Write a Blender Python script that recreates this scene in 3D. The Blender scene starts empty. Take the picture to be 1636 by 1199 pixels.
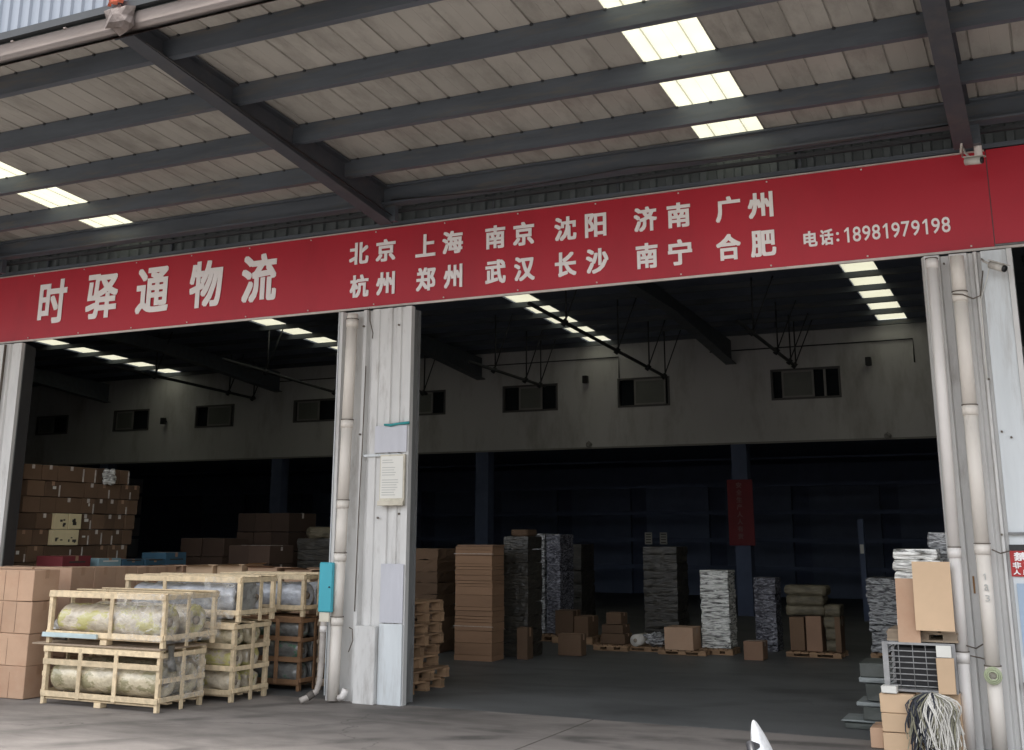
import bpy, bmesh, math, random
from mathutils import Vector, Matrix, noise
random.seed(7)
R = math.radians
SC = bpy.context.scene
COL = SC.collection

# ------------------------------------------------------------------ camera
cam_d = bpy.data.cameras.new('camera')
cam = bpy.data.objects.new('camera', cam_d); COL.objects.link(cam)
F_PX, CY = 1803.8, 404.6
yaw, pitch, roll = R(-25.469), R(13.956), R(.124)
fw = Vector((math.sin(yaw)*math.cos(pitch), math.cos(yaw)*math.cos(pitch), math.sin(pitch)))
rt = Vector((math.cos(yaw), -math.sin(yaw), 0)); up = rt.cross(fw)
rt2 = rt*math.cos(roll)+up*math.sin(roll); up2 = -rt*math.sin(roll)+up*math.cos(roll)
m3 = Matrix((rt2, up2, -fw)).transposed()
cam.matrix_world = Matrix.Translation((0, 0, 1.7)) @ m3.to_4x4()
cam_d.sensor_width = 36; cam_d.lens = 36*F_PX/1636
cam_d.shift_y = -(599.5-CY)/1636; cam_d.shift_x = 0
cam_d.clip_start = .05; cam_d.clip_end = 600
SC.camera = cam

# ------------------------------------------------------------------ light
w = bpy.data.worlds.new('World'); SC.world = w; w.use_nodes = True
nt = w.node_tree; nt.nodes.clear()
sky = nt.nodes.new('ShaderNodeTexSky'); sky.sky_type = 'NISHITA'; sky.sun_disc = False
SUN_EL, SUN_AZ = R(74), R(200)
sky.sun_elevation = SUN_EL; sky.sun_rotation = SUN_AZ
sky.air_density = 1.0; sky.dust_density = 4.0; sky.ozone_density = 1.0
hsv = nt.nodes.new('ShaderNodeHueSaturation'); hsv.inputs['Saturation'].default_value = .25
bg = nt.nodes.new('ShaderNodeBackground'); bg.inputs[1].default_value = .15
wo = nt.nodes.new('ShaderNodeOutputWorld')
nt.links.new(sky.outputs[0], hsv.inputs['Color']); nt.links.new(hsv.outputs[0], bg.inputs[0]); nt.links.new(bg.outputs[0], wo.inputs[0])
sd = bpy.data.lights.new('sun', 'SUN'); sd.energy = 1.3; sd.angle = R(25); sd.color = (1, .97, .93)
sun = bpy.data.objects.new('sun', sd); COL.objects.link(sun)
# direction towards the sun, azimuth measured like the sky texture's sun_rotation
sv = Vector((math.sin(SUN_AZ)*math.cos(SUN_EL), math.cos(SUN_AZ)*math.cos(SUN_EL), math.sin(SUN_EL)))
sun.rotation_euler = sv.to_track_quat('Z', 'Y').to_euler()
sun.location = (0, -5, 20)
vs = SC.view_settings; vs.view_transform = 'Standard'; vs.look = 'None'; vs.gamma = 1; vs.use_curve_mapping = False
vs.exposure = 1.75
SC.cycles.max_bounces = 10; SC.cycles.diffuse_bounces = 6; SC.cycles.transmission_bounces = 6
SC.cycles.glossy_bounces = 3; SC.cycles.sample_clamp_indirect = 6; SC.cycles.caustics_reflective = False
SC.cycles.use_denoising = True

# ------------------------------------------------------------------ materials
MATS = {}
def mat(name, col, rough=.7, metal=0., var=.12, vscale=3., bump=.0, bscale=40., stretch=(1, 1, 1), dirt=None, dscale=1.5,
        dlo=.5, dhi=.75, objvar=0., spec=.4, coat=0., coords='Object', col2=None, detail=6, crisp=(.3, .7), bdist=.02, distort=0.):
    if name in MATS: return MATS[name]
    m = bpy.data.materials.new(name); m.use_nodes = True; MATS[name] = m
    n = m.node_tree.nodes; l = m.node_tree.links
    b = n['Principled BSDF']; b.inputs['Roughness'].default_value = rough; b.inputs['Metallic'].default_value = metal
    b.inputs['Specular IOR Level'].default_value = spec; b.inputs['Coat Weight'].default_value = coat
    tc = n.new('ShaderNodeTexCoord'); mp = n.new('ShaderNodeMapping'); mp.inputs['Scale'].default_value = stretch
    if coords == 'World':
        g = n.new('ShaderNodeNewGeometry'); l.new(g.outputs['Position'], mp.inputs['Vector'])
    else: l.new(tc.outputs[coords], mp.inputs['Vector'])
    nz = n.new('ShaderNodeTexNoise'); nz.inputs['Scale'].default_value = vscale; nz.inputs['Detail'].default_value = detail; nz.inputs['Roughness'].default_value = .62; nz.inputs['Distortion'].default_value = distort
    l.new(mp.outputs[0], nz.inputs['Vector'])
    oi = n.new('ShaderNodeObjectInfo')
    if objvar or coords == 'Object':
        ad = n.new('ShaderNodeVectorMath'); ad.operation = 'ADD'
        cx = n.new('ShaderNodeCombineXYZ'); mu = n.new('ShaderNodeMath'); mu.operation = 'MULTIPLY'; mu.inputs[1].default_value = 37 if coords == 'Object' else 0
        l.new(oi.outputs['Random'], mu.inputs[0]); l.new(mu.outputs[0], cx.inputs[0]); l.new(mu.outputs[0], cx.inputs[2])
        l.new(mp.outputs[0], ad.inputs[0]); l.new(cx.outputs[0], ad.inputs[1]); l.new(ad.outputs[0], nz.inputs['Vector'])
    mx = n.new('ShaderNodeMix'); mx.data_type = 'RGBA'
    c = Vector(col[:3])
    c2 = Vector(col2) if col2 else c*(1+var)
    mx.inputs['A'].default_value = (*(c*(1-var) if not col2 else c), 1); mx.inputs['B'].default_value = (*c2, 1)
    rp = n.new('ShaderNodeMapRange'); rp.inputs['From Min'].default_value = crisp[0]; rp.inputs['From Max'].default_value = crisp[1]
    l.new(nz.outputs['Fac'], rp.inputs['Value']); l.new(rp.outputs[0], mx.inputs['Factor'])
    out = mx.outputs['Result']
    if dirt:
        dn = n.new('ShaderNodeTexNoise'); dn.inputs['Scale'].default_value = dscale; dn.inputs['Detail'].default_value = 8; dn.inputs['Roughness'].default_value = .7
        l.new(nz.inputs['Vector'].links[0].from_socket, dn.inputs['Vector'])
        dr = n.new('ShaderNodeMapRange'); dr.inputs['From Min'].default_value = dlo; dr.inputs['From Max'].default_value = dhi
        l.new(dn.outputs['Fac'], dr.inputs['Value'])
        m2 = n.new('ShaderNodeMix'); m2.data_type = 'RGBA'; m2.inputs['B'].default_value = (*dirt, 1)
        l.new(dr.outputs[0], m2.inputs['Factor']); l.new(out, m2.inputs['A']); out = m2.outputs['Result']
    if objvar:
        h = n.new('ShaderNodeHueSaturation'); r2 = n.new('ShaderNodeMapRange')
        r2.inputs['To Min'].default_value = 1-objvar; r2.inputs['To Max'].default_value = 1+objvar
        l.new(oi.outputs['Random'], r2.inputs['Value']); l.new(r2.outputs[0], h.inputs['Value']); l.new(out, h.inputs['Color']); out = h.outputs[0]
    l.new(out, b.inputs['Base Color'])
    if bump:
        bn = n.new('ShaderNodeTexNoise'); bn.inputs['Scale'].default_value = bscale; bn.inputs['Detail'].default_value = 5
        l.new(nz.inputs['Vector'].links[0].from_socket, bn.inputs['Vector'])
        bp = n.new('ShaderNodeBump'); bp.inputs['Strength'].default_value = bump; bp.inputs['Distance'].default_value = bdist
        l.new(bn.outputs['Fac'], bp.inputs['Height']); l.new(bp.outputs[0], b.inputs['Normal'])
    return m

M_yard = mat('yard_concrete', (.215, .195, .18), .85, var=.13, vscale=.9, bump=.25, bscale=60, dirt=(.11, .10, .092), dscale=.5, dlo=.47, dhi=.66, coords='World', stretch=(.5, 1.6, 1), detail=10)
M_floor = mat('warehouse_floor', (.115, .12, .122), .55, var=.2, vscale=.8, bump=.1, bscale=40, dirt=(.06, .063, .066), dscale=.6, coords='World', stretch=(.6, 1.2, 1), spec=.35)
M_white = mat('painted_steel_white', (.60, .595, .58), .5, var=.08, vscale=2.2, dirt=(.27, .245, .22), dscale=1.5, dlo=.54, dhi=.80, stretch=(3.2, 3.2, .7), coords='World', bump=.06, bscale=12)
M_white2 = mat('painted_steel_bluewhite', (.60, .635, .65), .5, var=.07, vscale=2, dirt=(.36, .35, .33), dscale=1.6, dlo=.52, dhi=.80, stretch=(4, 4, .5), coords='World')
M_pvc = mat('pvc_pipe_cream', (.69, .645, .585), .45, var=.05, vscale=3, dirt=(.30, .26, .22), dscale=1.8, dlo=.58, dhi=.82, stretch=(3, 3, .9), coords='World')
M_pvc2 = mat('pvc_pipe_white', (.71, .68, .65), .45, var=.05, vscale=3, dirt=(.28, .25, .22), dscale=1.8, dlo=.60, dhi=.84, stretch=(3, 3, .9), coords='World')
M_steel = mat('steel_frame_paint', (.082, .097, .116), .5, var=.2, vscale=2.5, dirt=(.13, .12, .105), dscale=3, dlo=.52, dhi=.75, coords='World', stretch=(.4, 3, 3))
M_rafter = mat('rafter_paint', (.058, .064, .076), .6, var=.15, vscale=2.5, dirt=(.09, .085, .085), dscale=3, dlo=.5, dhi=.75, coords='World')
M_flange = mat('jamb_grey', (.20, .205, .205), .55, var=.1, vscale=3, dirt=(.1, .09, .08), dscale=3, coords='World', stretch=(3, 3, .5))
M_sheet = mat('roof_sheet_underside', (.38, .365, .335), .65, var=.09, vscale=1.4, dirt=(.21, .20, .18), dscale=1.7, dlo=.47, dhi=.74, stretch=(1.5, .5, 1), objvar=.045, detail=8)
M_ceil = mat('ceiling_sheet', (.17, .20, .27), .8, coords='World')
M_inwall = mat('inner_wall_plaster', (.58, .585, .59), .85, var=.06, vscale=.5, dirt=(.27, .265, .25), dscale=.7, dlo=.5, dhi=.8, coords='World', stretch=(1.6, 1.6, .5))
M_clad = mat('wall_cladding_dark', (.11, .13, .135), .6, coords='World', var=.12, vscale=3, stretch=(2, 1, .5))
M_parapet = mat('parapet_cladding', (.20, .225, .265), .45, coords='World', var=.06, vscale=2, stretch=(3, 1, .5))
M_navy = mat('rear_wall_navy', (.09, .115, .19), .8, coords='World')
M_gutter = mat('gutter_beige', (.42, .355, .32), .55, var=.1, vscale=2, dirt=(.2, .17, .15), dscale=2.5, dlo=.55, dhi=.8, coords='World', stretch=(.6, 2, 2))
M_dark = mat('dark_flashing', (.035, .038, .042), .6)
M_red = mat('banner_red', (.43, .022, .038), .42, var=.05, vscale=.6, coords='World', dirt=(.33, .02, .032), dscale=.9, dlo=.5, dhi=.8, bump=.12, bscale=2.2, stretch=(1, 1, .5), spec=.3)
M_letter = mat('banner_lettering', (.84, .80, .79), .5, var=.03)
M_trim = mat('banner_trim', (.55, .50, .46), .5, coords='World', var=.15, vscale=6)
M_wood = mat('crate_pine', (.63, .505, .33), .75, var=.22, vscale=14, stretch=(1, 1, 1), bump=.2, bscale=50, objvar=.16, dirt=(.36, .26, .15), dscale=6, dlo=.6, dhi=.8)
M_woodb = mat('crate_brown', (.30, .17, .09), .8, var=.2, vscale=6, objvar=.25, dirt=(.15, .09, .06), dscale=6)
M_woodg = mat('crate_old', (.32, .25, .18), .8, var=.2, vscale=6, objvar=.2, dirt=(.15, .11, .08), dscale=6)
M_pallet = mat('pallet_wood', (.30, .19, .11), .85, var=.2, vscale=6, objvar=.25, bump=.15, bscale=40)
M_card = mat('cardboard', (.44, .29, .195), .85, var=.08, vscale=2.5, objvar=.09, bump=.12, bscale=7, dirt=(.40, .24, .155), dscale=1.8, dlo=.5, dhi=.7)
M_cardd = mat('cardboard_shaded', (.135, .083, .05), .85, var=.1, vscale=2.5, objvar=.30, bump=.1, bscale=10)  # interior gloom put into the colour; also draws the carton creases
M_cardi = mat('cardboard_inner_shaded', (.24, .145, .095), .85, var=.1, vscale=2.5, objvar=.12, bump=.08, bscale=10)  # cardboard toned down in colour to stand in for weak indoor light
M_cardl = mat('cardboard_light', (.56, .40, .26), .85, var=.06, vscale=2.5, objvar=.07, bump=.06, bscale=10)
M_cardy = mat('cardboard_yellow', (.70, .60, .36), .8, var=.06, vscale=2.5)
M_cardred = mat('carton_red_print', (.17, .03, .035), .7)
M_cardblue = mat('carton_blue_print', (.05, .12, .18), .7)
M_cardteal = mat('carton_pale_blue_print', (.26, .40, .45), .7)
M_tape = mat('packing_tape', (.36, .22, .14), .3, spec=.5)
M_tapew = mat('clear_tape_white', (.55, .50, .45), .25, var=.3, vscale=20)
M_print = mat('box_print_black', (.05, .045, .04), .7)
M_film = mat('stretch_film_grey', (.07, .07, .075), .2, vscale=11, bump=1, bscale=13, col2=(.58, .59, .60), spec=.7, stretch=(.55, .55, 2.6), crisp=(.42, .60), bdist=.04, distort=1.6)
M_filmw = mat('stretch_film_silver', (.12, .12, .11), .25, bump=1, bscale=11, vscale=8, col2=(.88, .88, .84), spec=.7, stretch=(.5, .5, 3.2), crisp=(.38, .56), bdist=.04, distort=1.6)
M_filmb = mat('stretch_film_blue', (.04, .04, .055), .22, bump=1, bscale=16, vscale=13, col2=(.33, .335, .39), spec=.7, stretch=(.7, .7, 1.8), crisp=(.44, .66), bdist=.04, distort=1.6)
M_filmd = mat('stretch_film_shaded', (.028, .026, .022), .35, bump=.8, bscale=14, vscale=9, col2=(.07, .062, .048), spec=.6, stretch=(.6, .6, 3), crisp=(.45, .7))  # shade of the deep interior painted into the film colour
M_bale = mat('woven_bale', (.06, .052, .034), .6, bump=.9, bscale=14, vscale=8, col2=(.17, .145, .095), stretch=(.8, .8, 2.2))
M_teal = mat('electrical_box_teal', (.055, .36, .44), .4, var=.04, vscale=3)
M_tealtape = mat('teal_tape', (.03, .27, .28), .5, var=.2, vscale=20)
M_lav = mat('lavender_film', (.50, .505, .545), .35, var=.07, vscale=3, coords='World', stretch=(3, 3, .6))
M_paper = mat('notice_paper', (.70, .69, .64), .6, var=.03, vscale=4)
M_ink = mat('notice_ink', (.44, .44, .42), .7)
M_cream = mat('notice_frame', (.60, .56, .46), .5, dirt=(.3, .27, .2), dscale=4)
M_black = mat('black_plastic', (.02, .02, .022), .4)
M_camw = mat('camera_housing', (.52, .50, .46), .4, dirt=(.3, .28, .25), dscale=8)
M_glass = mat('window_glass_dark', (.02, .025, .03), .12, spec=.6)
M_sash = mat('window_sash', (.26, .26, .25), .5)
M_pane = mat('frosted_pane', (.16, .17, .16), .35)
M_cagem = mat('cage_steel', (.30, .30, .30), .45, metal=.3, var=.2, vscale=10)
M_bluegl = mat('blue_board', (.36, .46, .58), .3, var=.08, vscale=2, coords='World')
M_signred = mat('sign_red', (.42, .03, .03), .5)
M_orange = mat('orange_cloth', (.75, .22, .13), .8, var=.12, vscale=12)
M_rag = mat('grey_rag', (.15, .125, .115), .85, var=.3, vscale=14, bump=.5, bscale=20)
M_strw = mat('strand_white', (.64, .62, .57), .6, var=.15, vscale=10)
M_strb = mat('strand_black', (.03, .033, .045), .5)
M_stro = mat('strand_olive', (.26, .25, .18), .6, var=.3, vscale=10)
M_slab = mat('folded_sheet', (.07, .078, .072), .4, var=.2, vscale=6, bump=.3, bscale=12)
M_slabe = mat('folded_sheet_edge', (.25, .275, .275), .4, var=.2, vscale=8)
M_mirror = mat('mirror_housing', (.42, .43, .44), .3, metal=.3, var=.3, vscale=30)
M_green = mat('wire_coil_green', (.36, .40, .26), .5)
M_wire = mat('rusty_wire', (.12, .10, .08), .7)
M_grime = mat('grime_concrete', (.10, .09, .08), .9)

def skylight_mat(name, k):
    m = bpy.data.materials.new(name); m.use_nodes = True
    n = m.node_tree.nodes; l = m.node_tree.links; n.clear()
    o = n.new('ShaderNodeOutputMaterial'); a = n.new('ShaderNodeAddShader')
    t = n.new('ShaderNodeBsdfTranslucent'); d = n.new('ShaderNodeBsdfDiffuse')
    tc = n.new('ShaderNodeTexCoord'); nz = n.new('ShaderNodeTexNoise'); nz.inputs['Scale'].default_value = 3
    mx = n.new('ShaderNodeMix'); mx.data_type = 'RGBA'; mx.inputs['A'].default_value = (.86*k, .84*k, .60*k, 1); mx.inputs['B'].default_value = (1.0*k, .98*k, .76*k, 1)
    l.new(tc.outputs['Object'], nz.inputs['Vector']); l.new(nz.outputs['Fac'], mx.inputs['Factor']); l.new(mx.outputs['Result'], t.inputs['Color'])
    d.inputs['Color'].default_value = (.10, .10, .08, 1)
    l.new(t.outputs[0], a.inputs[0]); l.new(d.outputs[0], a.inputs[1]); l.new(a.outputs[0], o.inputs[0])
    return m
M_sky = skylight_mat('fibreglass_skylight', .34)
M_sky2 = skylight_mat('dirty_fibreglass_roof_light', .22)

def roll_mat(name, base, patch, patch2, amount):
    m = mat(name, base, .2, bump=.8, bscale=9, bdist=.03, vscale=9, var=.3, stretch=(.8, 1.3, 1.3), dirt=patch, dscale=4.5, dlo=amount, dhi=amount+.05, coat=.5, spec=.6)
    return m
M_roll_y = roll_mat('roll_yellow_film', (.52, .455, .35), (.46, .425, .17), None, .49)
M_roll_g = roll_mat('roll_beige_film', (.54, .47, .33), (.30, .27, .16), None, .50)
M_roll_s = roll_mat('roll_silver_film', (.46, .48, .52), (.60, .55, .45), None, .62)
M_roll_d = roll_mat('roll_dark_film', (.20, .20, .19), (.10, .20, .13), None, .58)
def clear_mat():
    m = bpy.data.materials.new('clear_film'); m.use_nodes = True; n = m.node_tree.nodes; l = m.node_tree.links
    b = n['Principled BSDF']; b.inputs['Base Color'].default_value = (.75, .74, .70, 1); b.inputs['Roughness'].default_value = .16
    tr = n.new('ShaderNodeBsdfTransparent'); mx = n.new('ShaderNodeMixShader'); o = n['Material Output']
    tc = n.new('ShaderNodeTexCoord'); nz = n.new('ShaderNodeTexNoise'); nz.inputs['Scale'].default_value = 9; nz.inputs['Detail'].default_value = 7; nz.inputs['Distortion'].default_value = 1.5
    l.new(tc.outputs['Object'], nz.inputs['Vector']); r = n.new('ShaderNodeMapRange'); r.inputs['From Min'].default_value = .42; r.inputs['From Max'].default_value = .66; r.inputs['To Min'].default_value = .10; r.inputs['To Max'].default_value = .38
    l.new(nz.outputs['Fac'], r.inputs['Value']); l.new(r.outputs[0], mx.inputs['Fac']); l.new(tr.outputs[0], mx.inputs[1]); l.new(b.outputs[0], mx.inputs[2]); l.new(mx.outputs[0], o.inputs['Surface'])
    bp = n.new('ShaderNodeBump'); bp.inputs['Strength'].default_value = .8; bp.inputs['Distance'].default_value = .03; l.new(nz.outputs['Fac'], bp.inputs['Height']); l.new(bp.outputs[0], b.inputs['Normal'])
    return m
M_clear = clear_mat()
M_core = mat('roll_core', (.30, .25, .20), .8, var=.2, vscale=12)
M_clearbag = mat('clear_bag', (.50, .50, .47), .15, bump=1, bscale=14, vscale=6, col2=(.30, .29, .27), coat=.6)

# ------------------------------------------------------------------ geometry helpers
def link(name, bm, m, parent=None, smooth=False):
    me = bpy.data.meshes.new(name)
    bmesh.ops.recalc_face_normals(bm, faces=bm.faces)
    bm.to_mesh(me); bm.free()
    if smooth:
        for p in me.polygons: p.use_smooth = True
    if m: me.materials.append(m)
    o = bpy.data.objects.new(name, me); COL.objects.link(o)
    if parent: o.parent = parent
    return o
def share(name, src, parent, loc=(0, 0, 0), rot=(0, 0, 0), scale=None):
    o = bpy.data.objects.new(name, src.data); COL.objects.link(o); o.parent = parent
    o.location = loc; o.rotation_euler = rot
    if scale: o.scale = scale
    return o
def tag(o, label, cat, group=None, kind=None):
    if label: o['label'] = label
    if cat: o['category'] = cat
    if group: o['group'] = group
    if kind: o['kind'] = kind
    return o
def thing(name, label, cat, loc=(0, 0, 0), rz=0, group=None, kind=None):
    o = bpy.data.objects.new(name, None); COL.objects.link(o); o.empty_display_size = .1
    o.location = loc; o.rotation_euler = (0, 0, rz)
    return tag(o, label, cat, group, kind)
def rel(o, parent):
    """keep world coordinates used at build time when the parent sits away from the origin"""
    o.parent = parent
    o.matrix_parent_inverse = Matrix.LocRotScale(parent.location, parent.rotation_euler, None).inverted()
    return o
def bx(bm, x0, x1, y0, y1, z0, z1, bev=0, jit=0):
    vs_ = [bm.verts.new((x+random.uniform(-jit, jit), y+random.uniform(-jit, jit), z+random.uniform(-jit, jit))) for z in (z0, z1) for y in (y0, y1) for x in (x0, x1)]
    f = []
    for q in ((0, 2, 3, 1), (4, 5, 7, 6), (0, 1, 5, 4), (2, 6, 7, 3), (0, 4, 6, 2), (1, 3, 7, 5)):
        f.append(bm.faces.new([vs_[i] for i in q]))
    if bev:
        ed = {e for ff in f for e in ff.edges}
        bmesh.ops.bevel(bm, geom=list(ed), offset=bev, segments=1, affect='EDGES')
    return vs_
def box(name, m, parent, x0, x1, y0, y1, z0, z1, bev=0, jit=0):
    bm = bmesh.new(); bx(bm, x0, x1, y0, y1, z0, z1, bev, jit)
    o = link(name, bm, m)
    if parent: rel(o, parent)
    return o
def tube(bm, pts, r, n=8, cap=True):
    pts = [Vector(p) for p in pts]; rings = []
    for i, p in enumerate(pts):
        d = (pts[min(i+1, len(pts)-1)]-pts[max(i-1, 0)]).normalized()
        a = d.orthogonal().normalized() if i == 0 else (pa - d*pa.dot(d)).normalized()
        pa = a; b = d.cross(a)
        rr = r[i] if isinstance(r, (list, tuple)) else r
        rings.append([bm.verts.new(p+(a*math.cos(2*math.pi*k/n)+b*math.sin(2*math.pi*k/n))*rr) for k in range(n)])
    for A, B in zip(rings, rings[1:]):
        for k in range(n): bm.faces.new((A[k], A[(k+1) % n], B[(k+1) % n], B[k]))
    if cap:
        bm.faces.new(rings[0][::-1]); bm.faces.new(rings[-1])
def tube_o(name, m, parent, pts, r, n=10, smooth=True):
    bm = bmesh.new(); tube(bm, pts, r, n); o = link(name, bm, m, None, smooth)
    if parent: rel(o, parent)
    return o
def extrude_profile(name, m, parent, prof, z0, z1, thick=0):
    """vertical sheet from an open XY profile; given thickness by solid loop behind"""
    bm = bmesh.new(); lo = [bm.verts.new((x, y, z0)) for x, y in prof]; hi = [bm.verts.new((x, y, z1)) for x, y in prof]
    for i in range(len(prof)-1): bm.faces.new((lo[i], lo[i+1], hi[i+1], hi[i]))
    o = link(name, bm, m)
    if parent: rel(o, parent)
    return o

# ------------------------------------------------------------------ tyre marks and cracks in the concrete
def mark_floor(m, arcs, dark, crack=.5):
    n = m.node_tree.nodes; l = m.node_tree.links; b = n['Principled BSDF']
    src = b.inputs['Base Color'].links[0].from_socket
    g = n.new('ShaderNodeNewGeometry')
    def math_(op, a, c=None, v=None):
        q = n.new('ShaderNodeMath'); q.operation = op; l.new(a, q.inputs[0])
        if c is not None: l.new(c, q.inputs[1])
        if v is not None: q.inputs[1].default_value = v
        return q.outputs[0]
    tot = None
    wn = n.new('ShaderNodeTexNoise'); wn.inputs['Scale'].default_value = 2.2; wn.inputs['Detail'].default_value = 8; l.new(g.outputs['Position'], wn.inputs['Vector'])
    for (cx, cy, r, wd, k) in arcs:
        d = n.new('ShaderNodeVectorMath'); d.operation = 'DISTANCE'; l.new(g.outputs['Position'], d.inputs[0]); d.inputs[1].default_value = (cx, cy, 0)
        a = math_('ABSOLUTE', math_('SUBTRACT', d.outputs['Value'], v=r))
        mr = n.new('ShaderNodeMapRange'); mr.interpolation_type = 'SMOOTHSTEP'; mr.inputs['From Min'].default_value = wd*1.5; mr.inputs['From Max'].default_value = wd*.35; mr.inputs['To Max'].default_value = k
        l.new(a, mr.inputs['Value'])
        tot = mr.outputs[0] if tot is None else math_('MAXIMUM', tot, mr.outputs[0])
    nm = n.new('ShaderNodeMapRange'); nm.inputs['From Min'].default_value = .35; nm.inputs['From Max'].default_value = .65; l.new(wn.outputs['Fac'], nm.inputs['Value'])
    f = math_('MULTIPLY', tot, nm.outputs[0])
    vo = n.new('ShaderNodeTexVoronoi'); vo.feature = 'DISTANCE_TO_EDGE'; vo.inputs['Scale'].default_value = .28
    dw_ = n.new('ShaderNodeVectorMath'); dw_.operation = 'ADD'; l.new(g.outputs['Position'], dw_.inputs[0]); l.new(wn.outputs['Color'], dw_.inputs[1]); l.new(dw_.outputs[0], vo.inputs['Vector'])
    cm = n.new('ShaderNodeMapRange'); cm.inputs['From Min'].default_value = .006; cm.inputs['From Max'].default_value = .001; cm.inputs['To Max'].default_value = crack; l.new(vo.outputs['Distance'], cm.inputs['Value'])
    f = math_('MAXIMUM', f, cm.outputs[0])
    mx = n.new('ShaderNodeMix'); mx.data_type = 'RGBA'; mx.inputs['B'].default_value = (*dark, 1); l.new(f, mx.inputs['Factor']); l.new(src, mx.inputs['A']); l.new(mx.outputs['Result'], b.inputs['Base Color'])
mark_floor(M_yard, [(-1, 3, 7.3, .12, .95), (-1, 3, 8.9, .12, .85), (-12, 2, 8.2, .10, .55), (-12, 2, 9.8, .10, .5), (-4, 22, 12.1, .12, .6), (-4, 22, 13.6, .12, .5), (3, -2, 14.2, .11, .5), (3, -2, 12.6, .11, .5), (-6, 0, 9.75, .09, .8), (-16, 16, 10.4, .11, .8), (-16, 16, 11.9, .11, .7)], (.085, .079, .073), .7)
mark_floor(M_floor, [(-1, 6, 7.6, .12, .6), (-1, 6, 9.2, .12, .5), (-7, 22, 9.4, .12, .6), (-7, 22, 7.9, .12, .5), (0, 9, 4.6, .12, .5)], (.045, .047, .05), .35)

# ------------------------------------------------------------------ ground
bm = bmesh.new(); bx(bm, -150, 150, -150, 10.63, -.3, 0); tag(link('yard_pavement', bm, M_yard), 'grey worn concrete yard in front of the warehouse doors', 'ground', kind='structure')
bm = bmesh.new(); bx(bm, -150, 150, 10.633, 150, -.3, 0); tag(link('warehouse_floor', bm, M_floor), 'dark smooth concrete floor inside the warehouse', 'floor', kind='structure')
bm = bmesh.new()
for x in (-14, -10.35, -4.2, 1.9):
    bx(bm, x-.006, x+.006, -20, 10.62, -.01, .002)
tag(link('pavement_joints', bm, M_grime), 'dark joints cut across the concrete yard', 'joint', kind='structure')

# ------------------------------------------------------------------ warehouse shell
YF = 10.55
wh = thing('warehouse', 'steel framed logistics warehouse with open loading bays and white clad columns', 'building', (-6.4, 18, 0))
def wbox(name, m, *a, **k): return box(name, m, wh, *a, **k)
# corrugated strip above the banner
def corr(x0, x1, pitch, depth, y):
    p = []; x = x0
    while x < x1:
        p += [(x, y), (x+pitch*.5, y), (x+pitch*.58, y-depth), (x+pitch*.92, y-depth)]; x += pitch
    p.append((x1, y)); return p
extrude_profile('wall_cladding', M_clad, wh, corr(-31, 8, .18, .03, 10.78), 4.6, 5.6)
wbox('wall_rail', M_steel, -31, 8, 10.66, 10.72, 5.115, 5.16)
for x in (-5.36+.0, -9.95, -3.9, -2.0, -12.1):
    wbox('cladding_joint', M_steel, x, x+.03, 10.735, 10.76, 5.1, 5.36)
# unseen side bays walled up with added panels to cut interior light
wbox('bay_light_block', M_clad, -31, -13.2, 10.85, 10.95, 0, 4.6)
wbox('bay_light_block', M_clad, .6, 8, 10.85, 10.95, 0, 4.6)
wbox('side_wall', M_inwall, -31.2, -31, 10.7, 33, 0, 7.2)
wbox('side_wall', M_inwall, 8, 8.2, 10.7, 33, 0, 7.2)
# header inside
wbox('header_beam', M_steel, -31, 8, 10.82, 11.0, 4.28, 7.0)
# roof
def zc(y): return 6.15+.046*(25-y)
strips = [(-3.17, -2.57), (-9.85, -9.25), (-16.25, -15.6), (-23.0, -22.3), (3.3, 3.9)]
edges = [-31] + sorted(v for s in strips for v in s) + [8]
for i in range(0, len(edges), 2):
    bm = bmesh.new(); a, b = edges[i], edges[i+1]
    v = [bm.verts.new(p) for p in ((a, 10.7, zc(10.7)), (b, 10.7, zc(10.7)), (b, 26, zc(26)), (a, 26, zc(26)))]
    bm.faces.new(v); r_ = bmesh.ops.extrude_face_region(bm, geom=bm.faces[:]); bmesh.ops.translate(bm, verts=[q for q in r_['geom'] if isinstance(q, bmesh.types.BMVert)], vec=(0, 0, .08))
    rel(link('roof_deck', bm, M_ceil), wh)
for a, b in strips:
    y = 10.75
    while y < 25:
        y2 = min(y+1.02, 25.0); bm = bmesh.new()
        lo = -.0 if True else 0
        vv = [bm.verts.new(p) for p in ((a+.002, y, zc(y)+.03), (b-.002, y, zc(y)+.03), (b-.002, y2, zc(y2)+.03), (a+.002, y2, zc(y2)+.03))]
        bm.faces.new(vv); rel(link('roof_light', bm, M_sky2), wh); y += 1.03
y = 11.5
while y < 24.9:
    z = zc(y); bm = bmesh.new(); bx(bm, -31, 8, y-.03, y+.02, z-.10, z-.003)
    bx(bm, -31, 8, y-.031, y+.05, z-.11, z-.10); rel(link('roof_purlin', bm, M_steel), wh); y += 1.03
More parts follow.
